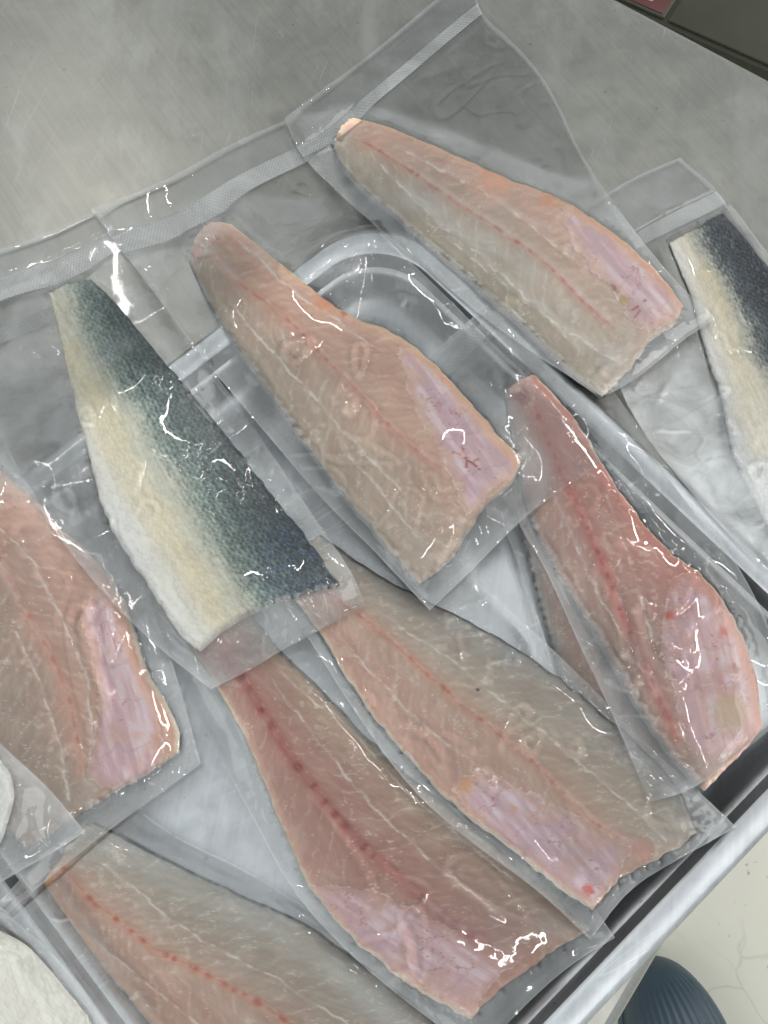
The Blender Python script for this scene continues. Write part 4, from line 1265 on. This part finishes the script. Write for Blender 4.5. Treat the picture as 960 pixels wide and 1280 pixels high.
M_WHT = plain_mat('white_print', (0.36, 0.34, 0.38), 0.6, 0.1, 60, 0.0)
hh = CZ - FLOOR_Z


def bevbox(name, cx, cy_, cz, sx, sy, sz, mat, parent, bev=0.004):
    V, F, m = rings([(bev, cz - sz / 2, bev), (0, cz - sz / 2 + bev, bev), (0, cz + sz / 2 - bev, bev), (bev, cz + sz / 2, bev)], sx / 2, sy / 2, bev, 2)
    V = [(x + cx, y + cy_, z) for x, y, z in V]
    F = [tuple(range(m))[::-1]] + F + [tuple(range(3 * m, 4 * m))]
    return local_obj(name, V, F, mat, parent, True, 40)


bevbox('box_body', 0.13, 0.20, hh / 2, 0.62, 0.40, hh, M_CARD, carton)
bevbox('box_flap', s_div + 0.22, 0.20, hh + 0.002, 0.435, 0.396, 0.004, M_CARD, carton, 0.001)
bevbox('box_flap', s_div - 0.095, 0.20, hh + 0.002, 0.185, 0.396, 0.004, M_CARD, carton, 0.001)
bevbox('packing_tape', s_div + 0.22, 0.115, hh + 0.0047, 0.43, 0.05, 0.0008, M_TAPE, carton, 0.0002)
lab_w = 0.135
bevbox('label', s_div - 0.006 - lab_w / 2, 0.0295, hh + 0.0046, lab_w, 0.05, 0.0008, M_RED, carton, 0.0002)
lab = [o for o in carton.children if o.name.startswith('label')][0]
random.seed(9)
for k in range(5):
    V, F = [], []
    gx0 = s_div - 0.022 - 0.0225 * k - 0.009
    for bar in range(6):
        hor = bar % 2 == 0
        w, h = (0.014, 0.0034) if hor else (0.0034, 0.019)
        px_ = gx0 + (0 if hor else (bar - 3) * 0.0032)
        py_ = 0.0235 + ((bar - 2) * 0.0042 if hor else 0)
        v_, f_ = box(px_, py_, hh + 0.0052 + 0.0003 * (bar % 2), w, h, 0.0004)
        F += [tuple(i + len(V) for i in f) for f in f_]
        V += v_
    g = local_obj('print_mark', V, F, M_WHT, lab)

# shoe: ribbed navy toe cap, seen from above
sc0 = ground([[838, 1250]], np.array([FLOOR_Z + 0.07]))[0]
shoe = thing('rubber_shoe', 'dark navy ribbed rubber shoe tip on the pale floor at the bottom right', 'shoe', (sc0[0], sc0[1], FLOOR_Z))
M_SHOE = plain_mat('navy_rubber', (0.032, 0.056, 0.078), 0.5, 0.3, 90, 0.15)
nu, nv = 150, 110
uu = np.linspace(0, 1, nu)[:, None] * np.ones((1, nv))
vv_ = np.linspace(-1, 1, nv)[None] * np.ones((nu, 1))
Ls = 0.29
wv = 0.060 * np.sqrt(np.clip(1 - (1 - np.clip(uu / 0.42, 0, 1)) ** 2.2, 0.0005, 1)) * (1 - 0.18 * sm(0.4, 0.75, uu) + 0.05 * sm(0.75, 1, uu))
xx = wv * np.sin(vv_ * np.pi / 2)
hz = (0.072 + 0.02 * sm(0.3, 0.8, uu)) * np.sqrt(np.clip(1 - (1 - np.clip(uu / 0.30, 0, 1)) ** 2.2, 0.0, 1))
zz = 0.022 + hz * np.cos(vv_ * np.pi / 2) ** 0.7
rib = np.maximum(0, np.sin(vv_ * 62)) ** 0.7 * 0.0016 * (np.abs(vv_) < 0.62) * sm(0.06, 0.12, uu)
zz = zz + rib
Vsh = np.stack([xx, 0.045 - uu * Ls, zz], -1).reshape(-1, 3)
local_obj('upper', Vsh, grid_faces(nu, nv), M_SHOE, shoe, True)
V, F = [], []
out_ = [(1.05 * wv[i, 0] * s_, 0.045 - uu[i, 0] * Ls) for s_ in (-1, 1) for i in (range(nu) if s_ < 0 else range(nu - 1, -1, -1))]
n_ = len(out_)
V = [(x, y, 0.0) for x, y in out_] + [(x, y, 0.0235) for x, y in out_]
F = [tuple(range(n_)), tuple(range(2 * n_ - 1, n_ - 1, -1))] + [(i, (i + 1) % n_, n_ + (i + 1) % n_, n_ + i)[::-1] for i in range(n_)]
local_obj('sole', V, F, M_SHOE, shoe, True, 40)
shoe.rotation_euler = (0, 0, math.radians(18))
